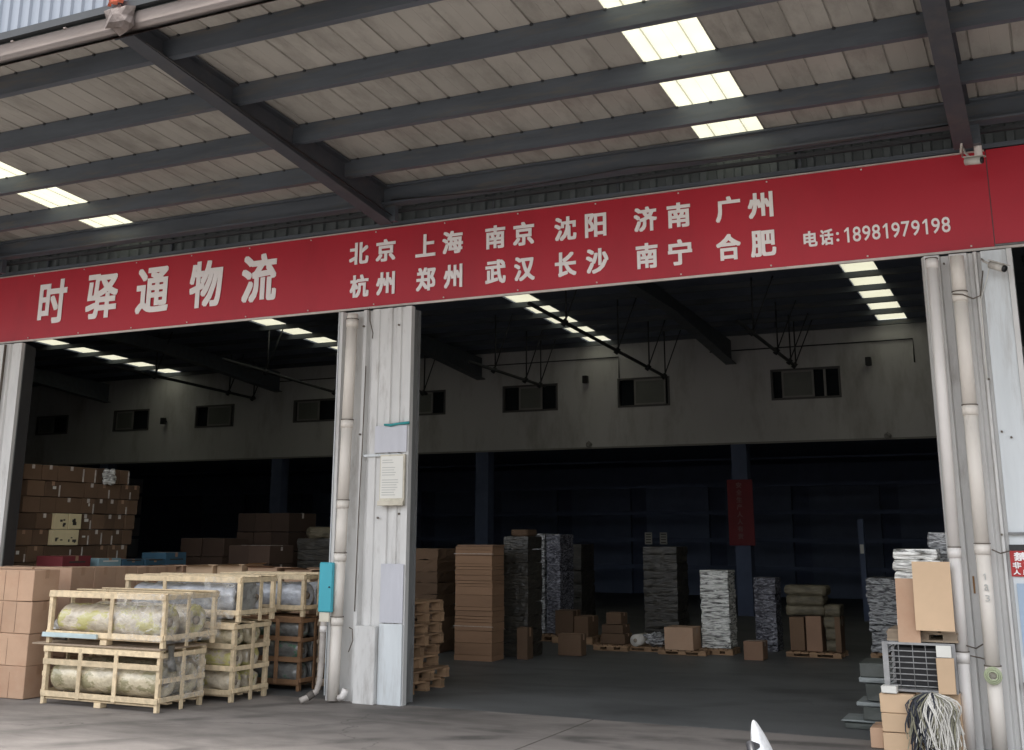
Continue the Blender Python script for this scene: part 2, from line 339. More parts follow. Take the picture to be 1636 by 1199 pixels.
for x in (-25.0, -18.85, -12.7, -6.4, -.3, 5.8):
    bm = bmesh.new()
    def quad(y0, zt0, zb0, y1, zt1, zb1, hx):
        a = [bm.verts.new((x+s*hx, y_, z_)) for s in (-1, 1) for (y_, z_) in ((y0, zb0), (y0, zt0), (y1, zt1), (y1, zb1))]
        for q in ((0, 1, 2, 3), (4, 7, 6, 5), (0, 3, 7, 4), (1, 5, 6, 2), (0, 4, 5, 1), (3, 2, 6, 7)): bm.faces.new([a[i] for i in q])
    quad(11, zc(11)-.21, zc(11)-.8, 20.5, zc(20.5)-.21, zc(20.5)-.5, .02)
    quad(20.5, zc(20.5)-.21, zc(20.5)-.5, 24.9, zc(24.9)-.21, 5.42, .02)
    quad(11, zc(11)-.8, zc(11)-.82, 20.5, zc(20.5)-.5, zc(20.5)-.52, .12)
    quad(20.5, zc(20.5)-.5, zc(20.5)-.52, 24.9, 5.42, 5.40, .12)
    rel(link('roof_rafter', bm, M_steel), wh)
# inner wall with windows, open below
wins = [(-27.9, -26.6, 5.12, 4.56, 'b'), (-24.8, -23.45, 5.17, 4.56, 'b'), (-21.75, -20.4, 5.17, 4.55, 'a'), (-18.4, -16.9, 5.17, 4.57, 'b'),
        (-15.25, -13.75, 5.22, 4.60, 'c'), (-12.15, -10.68, 5.22, 4.57, 'd'), (-9.15, -7.88, 5.24, 4.56, 'a'), (-5.55, -4.04, 5.24, 4.56, 'e')]
YB = 25.0
xs = [-31]
for a, b, *_ in wins: xs += [a, b]
xs += [8]
for i in range(0, len(xs), 2): wbox('inner_wall', M_inwall, xs[i], xs[i+1], YB, YB+.24, 3.65, zc(YB)-.003)
for a, b, zt, zb, k in wins:
    wbox('inner_wall', M_inwall, a, b, YB, YB+.24, 3.65, zb); wbox('inner_wall', M_inwall, a, b, YB, YB+.24, zt, zc(YB)-.003)
    f = bmesh.new(); t = .045
    bx(f, a, b, YB-.02, YB+.06, zb, zb+t); bx(f, a, b, YB-.02, YB+.06, zt-t, zt); bx(f, a, a+t, YB-.02, YB+.06, zb+t, zt-t); bx(f, b-t, b, YB-.02, YB+.06, zb+t, zt-t)
    fr = link('window', f, mat('window_frame_dark', (.10, .10, .10), .5)); rel(fr, wh)
    W = b-a
    g = box('glass_pane', M_glass, None, a+.001, b-.001, YB+.10, YB+.115, zb+.001, zt-.001); g.parent = fr
    s0, s1 = {'a': (.32, .92), 'b': (.08, .55), 'c': (.30, .75), 'd': (.30, .72), 'e': (.16, .62)}[k]
    p0, p1 = a+W*s0, a+W*s1
    s = bmesh.new(); q = .04
    bx(s, p0, p1, YB-.012, YB+.03, zb+t, zb+t+q); bx(s, p0, p1, YB-.012, YB+.03, zt-t-q, zt-t); bx(s, p0, p0+q, YB-.012, YB+.03, zb+t+q, zt-t-q); bx(s, p1-q, p1, YB-.012, YB+.03, zb+t+q, zt-t-q)
    so = link('window_sash', s, M_sash); so.parent = fr
    pp = box('frosted_pane', M_pane, None, p0+q, p1-q, YB+.005, YB+.015, zb+t+q, zt-t-q); pp.parent = fr
    if k == 'e':
        mo = box('mullion', M_sash, None, a+W*.76, a+W*.79, YB-.01, YB+.03, zb+t, zt-t); mo.parent = fr
# space below and behind the inner wall
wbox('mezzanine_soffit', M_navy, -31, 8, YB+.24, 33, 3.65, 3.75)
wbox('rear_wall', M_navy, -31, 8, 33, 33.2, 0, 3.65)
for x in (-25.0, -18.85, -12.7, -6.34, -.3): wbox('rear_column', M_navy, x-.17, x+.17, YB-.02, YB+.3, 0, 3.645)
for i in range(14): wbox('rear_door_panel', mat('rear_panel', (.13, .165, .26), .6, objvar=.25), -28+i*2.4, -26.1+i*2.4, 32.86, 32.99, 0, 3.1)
for i in range(5): wbox('shelf_beam', M_navy, -30, 7.5, 29.9, 30.0, .8+i*.7, .9+i*.7)
# inner wall lower trim
wbox('wall_trim', M_sash, -31, 8, YB-.03, YB-.001, 3.63, 3.67)

# ------------------------------------------------------------------ canopy
cp = thing('canopy', 'steel canopy of tapered rafters, purlins and pale roof sheets above the loading bays', 'canopy', (-6.6, 8.4, 5.5))
def cbox(name, m, *a, **k): return box(name, m, cp, *a, **k)
def zr(y): return 5.50+.088*(10.45-y)
X0, X1 = -20.48, 4.8; PW = .32
SKYX = [(-2.88, -2.24), (-10.88, -10.24), (-18.88, -18.24)]
YG = 6.36
bm = bmesh.new()
pr = [(0, 0), (.005, .014), (.016, .014), (.021, 0), (.165, .0), (.168, .0016), (.172, .0016), (.175, .0), (PW, 0)]
lo = [bm.verts.new((x, YG, zr(YG)+z)) for x, z in pr]; hi = [bm.verts.new((x, 10.78, zr(10.78)+z)) for x, z in pr]
for i in range(len(pr)-1): bm.faces.new((lo[i], lo[i+1], hi[i+1], hi[i]))
r_ = bmesh.ops.extrude_face_region(bm, geom=bm.faces[:]); bmesh.ops.translate(bm, verts=[q for q in r_['geom'] if isinstance(q, bmesh.types.BMVert)], vec=(0, 0, .02))
proto = None
n = int(round((X1-X0)/PW))
bms = bmesh.new()
prs = [(0.0, 0), (.15, 0), (.155, .02), (.165, .02), (.17, 0), (PW, 0)]
for i in range(n):
    x = X0+i*PW
    sky_ = any(abs(x-a) < .05 or abs(x+PW-b) < .05 for a, b in SKYX)
    if not sky_:
        if proto is None:
            proto = link('roof_sheet', bm, M_sheet); proto.parent = cp; proto.location = Vector((x, 0, random.uniform(0, .004)))-cp.location
        else: share('roof_sheet', proto, cp, Vector((x, 0, random.uniform(-.003, .004)))-cp.location)
for a, b in SKYX:
    for j in range(2):
        bmq = bmesh.new()
        l2 = [bmq.verts.new((a+j*PW+x*.995, 6.4, zr(6.4)+.006+z)) for x, z in prs]; h2 = [bmq.verts.new((a+j*PW+x*.995, 10.78, zr(10.78)+.006+z)) for x, z in prs]
        for i in range(len(prs)-1): bmq.faces.new((l2[i], l2[i+1], h2[i+1], h2[i]))
        rel(link('skylight_panel', bmq, M_sky), cp)
# purlins
PY_ = [6.80, 7.73, 8.67, 9.60]
for y in PY_:
    z = zr(y)-.004
    bm = bmesh.new()
    bx(bm, X0, X1, y, y+.012, z-.185, z); bx(bm, X0, X1, y+.012, y+.075, z-.185, z-.175); bx(bm, X0, X1, y+.012, y+.075, z-.012, z); bx(bm, X0, X1, y+.065, y+.075, z-.175, z-.155)
    rel(link('purlin', bm, M_steel), cp)
    for x in [X0+i*PW for i in range(n) if i % 1 == 0]:
        pass
bm = bmesh.new()
for y in PY_:
    for i in range(n): x = X0+i*PW; bx(bm, x+.0, x+.026, y-.014, y-.002, zr(y)-.02, zr(y)-.004)
o = rel(link('sheet_clip', bm, M_dark), cp); o['kind'] = 'stuff'
# eave beam
bm = bmesh.new(); z = zr(10.4)-.004
bx(bm, X0, X1, 10.40, 10.42, z-.20, z-.02); bx(bm, X0, X1, 10.34, 10.50, z-.02, z); bx(bm, X0, X1, 10.34, 10.50, z-.22, z-.20)
rel(link('eave_beam', bm, M_steel), cp)
cbox('eave_rail', M_dark, X0, X1, 10.55, 10.60, 5.235, 5.27)
# rafters: tapered I section
RX = [-18.9, -12.74, -6.57, -.475, 4.6]
for x in RX:
    bm = bmesh.new()
    def zb(y): return 5.66 - (y-6.40)*.140 + (0 if y < 9.6 else 0)
    yy = [6.375, 8.4, 10.50]
    for a, b in zip(yy, yy[1:]):
        za, zb_ = zb(a), zb(b); ta, tb = zr(a)-.012, zr(b)-.012
        for (hx, p) in ((.018, ((a, za+.02), (a, ta-.02), (b, tb-.02), (b, zb_+.02))), (.082, ((a, za), (a, za+.02), (b, zb_+.02), (b, zb_))), (.09, ((a, ta-.02), (a, ta), (b, tb), (b, tb-.02)))):
            v = [bm.verts.new((x+s*hx, q[0], q[1])) for s in (-1, 1) for q in p]
            for q in ((0, 1, 2, 3), (4, 7, 6, 5), (0, 3, 7, 4), (1, 5, 6, 2), (0, 4, 5, 1), (3, 2, 6, 7)): bm.faces.new([v[i] for i in q])
    raf = rel(link('rafter', bm, M_rafter), cp)
    for y in (7.6, 8.55, 9.5):
        bm = bmesh.new(); bx(bm, x-.078, x+.078, y, y+.012, zb(y)+.02, zr(y)-.035); st = link('stiffener', bm, M_rafter); st.parent = raf; st.matrix_parent_inverse = Matrix.Translation(-cp.location)
    # pale sheet edge trim each side
    cbox('cleat', M_steel, x+.012, x+.15, 10.43, 10.5, 5.1, 5.28)
    cbox('end_plate', M_rafter, x-.09, x+.09, 6.358, 6.372, 5.64, 5.85)
# gutter: half-round
bm = bmesh.new(); pts = []
for k in range(9):
    t = math.pi*k/8; pts.append((6.24-.11*math.cos(t), 5.705-.115*math.sin(t)))
A = [bm.verts.new((X0, y, z)) for y, z in pts]; B = [bm.verts.new((X1, y, z)) for y, z in pts]
for i in range(8): bm.faces.new((A[i], A[i+1], B[i+1], B[i]))
r_ = bmesh.ops.solidify(bm, geom=bm.faces[:], thickness=.008)
rel(link('gutter', bm, M_gutter, smooth=True), cp)
cbox('fascia_flashing', M_dark, X0, X1, 6.10, 6.16, 5.735, 5.80)
bm = bmesh.new()
for i in range(int((X1-X0)/.6)): x = X0+.3+i*.6; bx(bm, x-.012, x+.012, 6.12, 6.36, 5.706, 5.716)
rel(link('gutter_bracket', bm, M_gutter), cp)
# parapet cladding sheets
bm = bmesh.new(); pp = .12; k = 6; prof = []
for i in range(k):
    x = i*pp; prof += [(x, 0), (x+pp*.45, 0), (x+pp*.55, -.02), (x+pp*.9, -.02)]
prof.append((k*pp, 0))
lo = [bm.verts.new((x, 6.14+y, 5.803)) for x, y in prof]; hi = [bm.verts.new((x, 6.14+y, 7.0)) for x, y in prof]
for i in range(len(prof)-1): bm.faces.new((lo[i], lo[i+1], hi[i+1], hi[i]))
ps = link('parapet_sheet', bm, M_parapet); ps.parent = cp; ps.location = Vector((X0, 0, 0))-cp.location
for i in range(1, int((X1-X0)/(k*pp))): share('parapet_sheet', ps, cp, Vector((X0+i*k*pp, 0, 0))-cp.location)
cbox('parapet_cap', M_dark, X0, X1, 6.08, 6.3, 7.0, 7.04)
cbox('parapet_back', M_clad, X0, X1, 6.17, 6.19, 5.7, 7.0)
cbox('closure_sheet', M_gutter, X0, X1, 6.345, 6.355, 5.66, 5.875)

# rag and orange cloth at the end of the middle rafter
def blob(name, m, parent, c, s, seed, sub=3, amp=.35, fr=2.5):
    bm = bmesh.new(); bmesh.ops.create_icosphere(bm, subdivisions=sub, radius=1)
    for v in bm.verts:
        d = 1+amp*noise.noise(v.co*fr+Vector((seed*3.1, seed, 0)))*1.6
        v.co = Vector((v.co.x*s[0]*d, v.co.y*s[1]*d, v.co.z*s[2]*d))+Vector(c)
    o = link(name, bm, m, None, False)
    if parent: rel(o, parent)
    return o
tag(blob('rag', M_rag, None, (-6.36, 6.10, 5.66), (.13, .07, .11), 2, 2, .45, 3.1), 'crumpled grey rag caught on the gutter at the middle rafter end', 'rag')
bm = bmesh.new()
for i in range(8):
    for j in range(6):
        pass
W_, H_ = 7, 8; g = [[bm.verts.new((-6.45+.15*i/W_+.01*math.sin(j*2.)-.02*(j/H_), 6.05+.022*math.sin(i*1.9+j*.4), 5.76+.34*j/H_)) for i in range(W_+1)] for j in range(H_+1)]
for j in range(H_):
    for i in range(W_): bm.faces.new((g[j][i], g[j][i+1], g[j+1][i+1], g[j+1][i]))
bmesh.ops.solidify(bm, geom=bm.faces[:], thickness=.006)
tag(link('orange_cloth', bm, M_orange, smooth=True), 'faded orange cloth hanging on the grey parapet above the rag', 'cloth')

# ------------------------------------------------------------------ columns
def joints(x): pass
# middle column
c = thing('clad_column', 'wide white corrugated steel column between the two open bays', 'column', (-6.7, 10.75, 0))
prof = [(-7.18, 10.98), (-7.18, 10.545), (-7.14, 10.545), (-7.13, 10.61), (-6.89, 10.61), (-6.87, 10.555), (-6.83, 10.555), (-6.815, 10.62), (-6.765, 10.62), (-6.75, 10.56), (-6.665, 10.56), (-6.655, 10.575), (-6.565, 10.575), (-6.555, 10.557), (-6.50, 10.557), (-6.49, 10.58), (-6.455, 10.58), (-6.445, 10.557), (-6.38, 10.557), (-6.37, 10.575), (-6.33, 10.575), (-6.32, 10.55), (-6.245, 10.55), (-6.245, 10.62)]
extrude_profile('cladding_sheet', M_white, c, prof, .0, 4.135)
box('jamb_flange', M_flange, c, -6.285, -6.25, 10.622, 10.64, 0, 4.135)
box('jamb_web', M_flange, c, -6.335, -6.32, 10.642, 10.84, 0, 4.135)
box('jamb_flange', M_flange, c, -6.36, -6.305, 10.842, 10.86, 0, 4.135)
box('edge_trim', M_white2, c, -7.19, -7.182, 10.53, 10.60, 0.05, 4.135)
box('base_skirt', M_white, c, -6.80, -6.545, 10.47, 10.552, 0, .765, bev=.006)
box('base_plate_panel', M_white2, c, -6.54, -6.255, 10.525, 10.548, 0, .79, bev=.004)
box('sheet_lap', M_white2, c, -6.80, -6.33, 10.535, 10.548, 2.505, 2.53)
for zz, xx in ((3.95, -6.86), (3.93, -6.40), (1.86, -6.6), (1.9, -6.34), (.65, -6.38), (2.75, -6.86)):
    bm = bmesh.new(); tube(bm, [(xx, 10.552, zz), (xx, 10.535, zz)], .012, 6); rel(link('bolt', bm, M_wire), c)
tube_o('hanging_wire', M_wire, c, [(-6.78, 10.535, 4.15), (-6.77, 10.53, 4.0), (-6.72, 10.52, 3.86), (-6.73, 10.53, 3.8)], .006, 5)
tube_o('hanging_wire', M_wire, c, [(-6.81, 10.54, 3.5), (-6.82, 10.54, 2.9), (-6.81, 10.52, 2.6), (-6.84, 10.54, 1.9), (-6.85, 10.54, .9)], .006, 5)
tube_o('hanging_wire', M_wire, c, [(-6.88, 10.5, .74), (-6.82, 10.46, .73), (-6.80, 10.45, .62), (-6.86, 10.48, .52), (-6.88, 10.5, .5)], .006, 5)
# bits on the middle column
tag(box('film_patch', M_lav, None, -6.66, -6.26, 10.532, 10.5365, 2.545, 2.83), 'lavender plastic film patch high on the middle column above the notice box', 'film')
tag(box('film_patch', M_lav, None, -6.535, -6.26, 10.532, 10.5365, .80, 1.39), 'tall lavender plastic film patch low on the middle column', 'film')
bm = bmesh.new()
tube(bm, [(-6.535, 10.52, 2.84), (-6.45, 10.512, 2.832), (-6.36, 10.515, 2.845), (-6.225, 10.52, 2.85)], [.012, .016, .013, .017], 6)
tag(link('tape_strip', bm, M_tealtape, smooth=True), 'teal twisted tape tied round the middle column above the film patch', 'tape')
nb = thing('notice_box', 'shallow cream box holding a printed white sheet on the middle column', 'notice', (-6.41, 10.53, 1.99))
box('case', M_cream, nb, -6.565, -6.26, 10.50, 10.534, 1.985, 2.52, bev=.004)
box('sheet', M_paper, nb, -6.55, -6.275, 10.494, 10.498, 2.06, 2.50)
box('tray', M_cream, nb, -6.57, -6.255, 10.47, 10.498, 1.985, 2.035, bev=.004)
for k in range(15):
    zz = 2.46-k*.026
    if k in (2, 7): continue
    box('text_line', M_ink, nb, -6.53, -6.53+random.uniform(.12, .22), 10.491, 10.4935, zz-.004, zz+.003)

def downpipe(x0, y0, x1, y1, r, ztop, zbot, joints_, m, label, foot=False):
    t = thing('downpipe', label, 'pipe', (x1, y1, zbot))
    pt = lambda z: (x1+(x0-x1)*(z-zbot)/(ztop-zbot), y1+(y0-y1)*(z-zbot)/(ztop-zbot), z)
    zz = [zbot]+sorted(joints_)+[ztop]
    for a, b in zip(zz, zz[1:]): tube_o('pipe_length', m, t, [pt(a+.002), pt(b-.002)], r, 16)
    for z in joints_:
        tube_o('collar', m, t, [pt(z-.04), pt(z+.04)], r*1.13, 16)
        tube_o('strap', M_wire, t, [pt(z+.045), pt(z+.052)], r*1.17, 16)
    return t
downpipe(-6.975, 10.49, -7.02, 10.45, .062, 4.09, .02, [.80, 1.45, 2.0, 2.86, 3.98], M_pvc, 'cream plastic downpipe strapped to the left side of the middle column')
downpipe(-.83, 10.45, -.87, 10.42, .048, 4.09, .0, [.72, 1.55, 4.04], M_pvc2, 'narrow white downpipe at the left edge of the right column')
downpipe(-.62, 10.45, -.645, 10.43, .058, 4.09, .0, [.62, 1.58, 2.73, 3.72], M_pvc, 'wide cream downpipe in the middle of the right column')
eb = thing('electrical_box', 'teal electrical box beside the cream downpipe at the middle column', 'electrical box', (-7.09, 10.40, .9))
box('housing', M_teal, eb, -7.18, -7.012, 10.35, 10.385, .895, 1.40, bev=.006)
box('door', M_teal, eb, -7.175, -7.017, 10.34, 10.348, .905, 1.39, bev=.002)
tube_o('latch', M_black, eb, [(-7.04, 10.338, 1.15), (-7.04, 10.325, 1.15)], .008, 8)
box('mounting_block', M_cream, eb, -7.17, -7.05, 10.36, 10.382, .80, .893)
cd = thing('conduit_pipe', 'thin bent conduit dropping from the teal electrical box to the ground', 'pipe', (-7.25, 10.4, 0))
tube_o('conduit', mat('dirty_pvc', (.36, .33, .30), .6, var=.2, vscale=8, dirt=(.15, .13, .11), dscale=6), cd, [(-7.10, 10.34, .80), (-7.105, 10.34, .45), (-7.11, 10.33, .22), (-7.13, 10.31, .12), (-7.18, 10.25, .07), (-7.24, 10.18, .035)], .030, 10)
tube_o('elbow', M_grime, cd, [(-7.15, 10.285, .10), (-7.19, 10.24, .065)], .038, 10)
tube_o('collar', M_pvc2, cd, [(-7.10, 10.34, .70), (-7.10, 10.34, .76)], .037, 10)
tag(tube_o('cut_pipe', M_pvc2, None, [(-6.93, 10.43, .05), (-6.88, 10.42, .07), (-6.85, 10.42, .14)], .035, 10), 'short bent pipe stub at the foot of the middle column', 'pipe')

# right column
c = thing('clad_column', 'wide white right hand column carrying two downpipes and a security camera', 'column', (-.55, 10.75, 0))
prof = [(-.93, 10.98), (-.93, 10.60), (-.90, 10.53), (-.775, 10.53), (-.765, 10.60), (-.70, 10.60), (-.69, 10.545), (-.545, 10.545), (-.53, 10.58), (-.50, 10.58), (-.485, 10.53), (-.465, 10.53), (-.455, 10.57), (-.43, 10.57)]
extrude_profile('cladding_sheet', M_white, c, prof, 0, 4.135)
box('flat_panel', M_white2, c, -.428, -.22, 10.535, 10.56, 1.72, 4.135)
box('flat_panel', M_white2, c, -.428, -.10, 10.54, 10.56, .54, 1.716)
box('edge_trim', M_white, c, -.218, -.175, 10.52, 10.58, 1.62, 4.135)
extrude_profile('jamb_side', M_flange, c, [(-.175, 10.58), (-.175, 10.98)], 0, 4.135)
box('lap_rail', M_flange, c, -.43, -.05, 10.50, 10.533, 1.70, 1.72)
box('blue_board', M_bluegl, c, -.405, -.12, 10.525, 10.538, .74, 1.31)
box('board_rail', M_flange, c, -.43, -.1, 10.49, 10.538, .515, .54)
box('lower_panel', M_white, c, -.428, -.12, 10.55, 10.57, .0, .51)
box('slot', mat('rust_stain', (.28, .16, .07), .9), c, -.745, -.730, 10.592, 10.598, 1.22, 1.36)
for k in range(4): box('drip_strip', M_flange, c, -.38+k*.05, -.365+k*.05, 10.535, 10.545, .03, .50)
for zz, xx in ((4.05, -.735), (2.55, -.40), (2.5, -.33), (3.0, -.46), (1.70, -.48)):
    bm = bmesh.new(); tube(bm, [(xx, 10.535, zz), (xx, 10.515, zz)], .010, 6); rel(link('bolt', bm, M_wire), c)
for pts in ([(-.68, 10.38, 3.74), (-.60, 10.37, 3.73), (-.52, 10.46, 3.70), (-.46, 10.50, 3.73), (-.42, 10.5, 3.95)], [(-.56, 10.40, 1.58), (-.50, 10.46, 1.55), (-.43, 10.49, 1.57)], [(-.80, 10.40, .74), (-.73, 10.48, .72), (-.70, 10.40, .72)], [(-.82, 10.38, .82), (-.76, 10.5, .79), (-.70, 10.45, .83)]):
    tube_o('tie_wire', M_wire, c, pts, .006, 5)
tube_o('camera_cable', M_paper, c, [(-.36, 10.49, 3.98), (-.40, 10.51, 3.86), (-.46, 10.52, 3.7), (-.475, 10.52, 3.0)], .004, 5)
co = thing('wire_coil', 'pale green coil of wire hung on the wide right hand downpipe', 'coil', (-.64, 10.34, .6))
for k, rr in enumerate((.062, .05, .036)):
    bm = bmesh.new(); pts = [(-.64+rr*math.cos(a*math.pi/10), 10.345-.008*k, .60+rr*math.sin(a*math.pi/10)) for a in range(21)]
    tube(bm, pts, .008, 6, False); rel(link('loop', bm, M_green, smooth=True), co)
sg = thing('warning_sign', 'small red and white warning sign cut by the frame on the right column', 'sign', (-.3, 10.52, 1.37))
box('plate', M_signred, sg, -.435, -.10, 10.526, 10.532, 1.365, 1.57)
box('header', M_black, sg, -.435, -.10, 10.524, 10.531, 1.572, 1.62)

# left column
c = thing('clad_column', 'white left hand column with dark steel jamb at the photo edge', 'column', (-12.6, 10.75, 0))
prof = [(-13.15, 10.98), (-13.15, 10.55), (-12.75, 10.55), (-12.73, 10.59), (-12.68, 10.59), (-12.66, 10.55), (-12.40, 10.55), (-12.385, 10.575), (-12.36, 10.575), (-12.345, 10.55), (-12.19, 10.55), (-12.19, 10.60)]
extrude_profile('cladding_sheet', M_white, c, prof, 0, 4.135)
box('jamb_flange', M_flange, c, -12.23, -12.195, 10.602, 10.62, 0, 4.135)
box('jamb_web', M_flange, c, -12.44, -12.425, 10.622, 10.96, 0, 4.135)
box('jamb_flange', mat('jamb_dark', (.09, .09, .095), .6), c, -12.47, -12.41, 10.962, 10.98, 0, 4.135)
extrude_profile('jamb_side', bpy.data.materials['jamb_dark'], c, [(-12.197, 10.625), (-12.40, 10.96)], 0, 4.135)
tube_o('conduit', M_wire, c, [(-12.47, 10.52, 0), (-12.46, 10.52, 4.12)], .016, 8)
tag(c, 'white left hand column with dark steel jamb at the photo edge', 'column')

# ------------------------------------------------------------------ banner
bn = thing('shop_banner', 'long red sign banner with white lettering across the bays under the canopy', 'sign', (-6.5, 10.66, 4.18))
SEAM = -.305
def rippled(x0, x1, z0, z1, seed):
    bm = bmesh.new(); nx = int((x1-x0)/.12); nz = 8
    g = []
    for j in range(nz+1):
        row = []
        for i in range(nx+1):
            x = x0+(x1-x0)*i/nx; z = z0+(z1-z0)*j/nz
            d = .5+.5*noise.noise(Vector((x*.9, z*1.2, seed)))+.25*noise.noise(Vector((x*3.5, z*2.5, seed)))
            row.append(bm.verts.new((x, 10.645+.009*max(0, d), z)))
        g.append(row)
    for j in range(nz):
        for i in range(nx): bm.faces.new((g[j][i], g[j][i+1], g[j+1][i+1], g[j+1][i]))
    rel(link('banner_panel', bm, M_red, smooth=True), bn)
rippled(-19, SEAM-.004, 4.19, 5.085, 1); rippled(SEAM+.004, 5, 4.215, 5.10, 2)
for i in range(26):
    for zz in (4.215, 5.06): tube_o('fixing_screw', M_trim, bn, [(-18.5+i*.9, 10.645, zz), (-18.5+i*.9, 10.638, zz)], .009, 6, False)
box('banner_frame', M_flange, bn, -19, 5, 10.664, 10.72, 4.20, 5.08)
box('bottom_trim', M_trim, bn, -19, 5, 10.63, 10.66, 4.165, 4.187)
box('top_trim', M_trim, bn, -19, SEAM-.01, 10.63, 10.66, 5.087, 5.097)
LET = [('时', -12.065, -11.567, 4.38, 4.97), ('驿', -11.213, -10.675, 4.38, 4.97), ('通', -10.359, -9.826, 4.38, 4.97), ('物', -9.496, -8.988, 4.38, 4.97), ('流', -8.693, -8.173, 4.38, 4.97), ('北', -7.152, -6.89, 4.7, 4.96), ('京', -6.792, -6.532, 4.7, 4.96), ('上', -6.269, -6.013, 4.7, 4.96), ('海', -5.926, -5.667, 4.7, 4.96), ('南', -5.392, -5.151, 4.7, 4.96), ('京', -5.056, -4.807, 4.7, 4.96), ('沈', -4.57, -4.319, 4.7, 4.96), ('阳', -4.222, -3.983, 4.7, 4.96), ('济', -3.682, -3.433, 4.7, 4.96), ('南', -3.327, -3.082, 4.7, 4.96), ('广', -2.822, -2.571, 4.7, 4.96), ('州', -2.498, -2.249, 4.7, 4.96), ('杭', -7.129, -6.875, 4.31, 4.575), ('州', -6.775, -6.529, 4.31, 4.575), ('郑', -6.251, -6.005, 4.31, 4.575), ('州', -5.902, -5.67, 4.31, 4.575), ('武', -5.389, -5.142, 4.31, 4.575), ('汉', -5.042, -4.801, 4.31, 4.575), ('长', -4.568, -4.324, 4.31, 4.575), ('沙', -4.216, -3.967, 4.31, 4.575), ('南', -3.669, -3.436, 4.31, 4.575), ('宁', -3.328, -3.077, 4.31, 4.575), ('合', -2.831, -2.585, 4.31, 4.575), ('肥', -2.488, -2.241, 4.31, 4.575), ('电', -1.978, -1.848, 4.36, 4.515), ('话', -1.822, -1.698, 4.36, 4.515), (':', -1.672, -1.645, 4.385, 4.475)]
xd = -1.613; dw = (1.613-.651)/11
for i, ch in enumerate('18981979198'):
    nar = .030 if ch == '1' else 0
    LET.append((ch, xd+i*dw+.006+nar*.35, xd+(i+1)*dw-.008-nar*.5, 4.365, 4.51))
def glyph(s, x0, x1, y, z0, z1, m, parent, bold=.02, name='character', depth=.004):
    """one printed character; a few copies shifted by a hair make the heavy stroke"""
    if s == '1':
        w_, h_ = x1-x0, z1-z0; sx = x0+w_*.52
        P = [(x1-w_*.08, z0), (x1-w_*.08, z1), (x1-w_*.40, z1), (x0, z1-h_*.20), (x0+w_*.03, z1-h_*.31), (sx, z1-h_*.20), (sx, z0)]
        bm = bmesh.new(); f_ = [bm.verts.new((a, y-depth, b)) for a, b in P]; b_ = [bm.verts.new((a, y, b)) for a, b in P]; bm.faces.new(f_)
        for i in range(len(P)): bm.faces.new((f_[i], b_[i], b_[(i+1) % len(P)], f_[(i+1) % len(P)]))
        o = link(name, bm, m)
        if parent: rel(o, parent)
        return o
    cu = bpy.data.curves.new('g', 'FONT'); cu.body = s; cu.extrude = .01; cu.resolution_u = 3
    ob = bpy.data.objects.new('g', cu); COL.objects.link(ob)
    src = bpy.data.meshes.new_from_object(ob.evaluated_get(bpy.context.evaluated_depsgraph_get()))
    bpy.data.objects.remove(ob); bpy.data.curves.remove(cu)
    X = [v.co.x for v in src.vertices]; Y = [v.co.y for v in src.vertices]
    if not X: return None
    a, b, c_, d = min(X), max(X), min(Y), max(Y)
    bw, bh = bold*(x1-x0), bold*(z1-z0)*.8
    V = []; Fc = []
    shifts = [(0, 0)] if bold == 0 else [(1, 1), (-1, 1), (1, -1), (-1, -1), (1, 0), (-1, 0), (0, 1), (0, -1), (0, 0)]
    fs = [tuple(p.vertices) for p in src.polygons]
    for k, (sx, sz) in enumerate(shifts):
        o_ = len(V); dp = depth+k*.00012
        for v in src.vertices:
            V.append((x0+bw+(v.co.x-a)/max(b-a, 1e-6)*(x1-x0-2*bw)+sx*bw, y+(-dp if v.co.z > 0 else 0), z0+bh+(v.co.y-c_)/max(d-c_, 1e-6)*(z1-z0-2*bh)+sz*bh))
        Fc += [tuple(q+o_ for q in f) for f in fs]
    bpy.data.meshes.remove(src)
    me = bpy.data.meshes.new(name); me.from_pydata(V, [], Fc); me.materials.append(m)
    o = bpy.data.objects.new(name, me); COL.objects.link(o)
    if parent: rel(o, parent)
    return o
for i, (s, a, b, z0, z1) in enumerate(LET):
    glyph(s, a, b, 10.644, z0, z1, M_letter, bn, .031 if i < 5 else (.036 if i < 32 else .016))
for i, s in enumerate('禁止'): glyph(s, -.405+i*.13, -.405+i*.13+.10, 10.524, 1.49, 1.56, M_letter, sg, .04)
for i, s in enumerate('非工作'): glyph(s, -.42+i*.085, -.42+i*.085+.065, 10.524, 1.43, 1.48, M_letter, sg, .04)
for i, s in enumerate('人员入内'): glyph(s, -.42+i*.07, -.42+i*.07+.055, 10.524, 1.38, 1.42, M_letter, sg, .04)
# the pen mark on the wide right pipe
for i, s in enumerate('1a3'): glyph(s, -.645, -.625 if s == '1' else -.61, 10.372, 1.34-i*.085, 1.39-i*.085, M_ink, bpy.data.objects['clad_column.001'], 0, 'pen_mark')

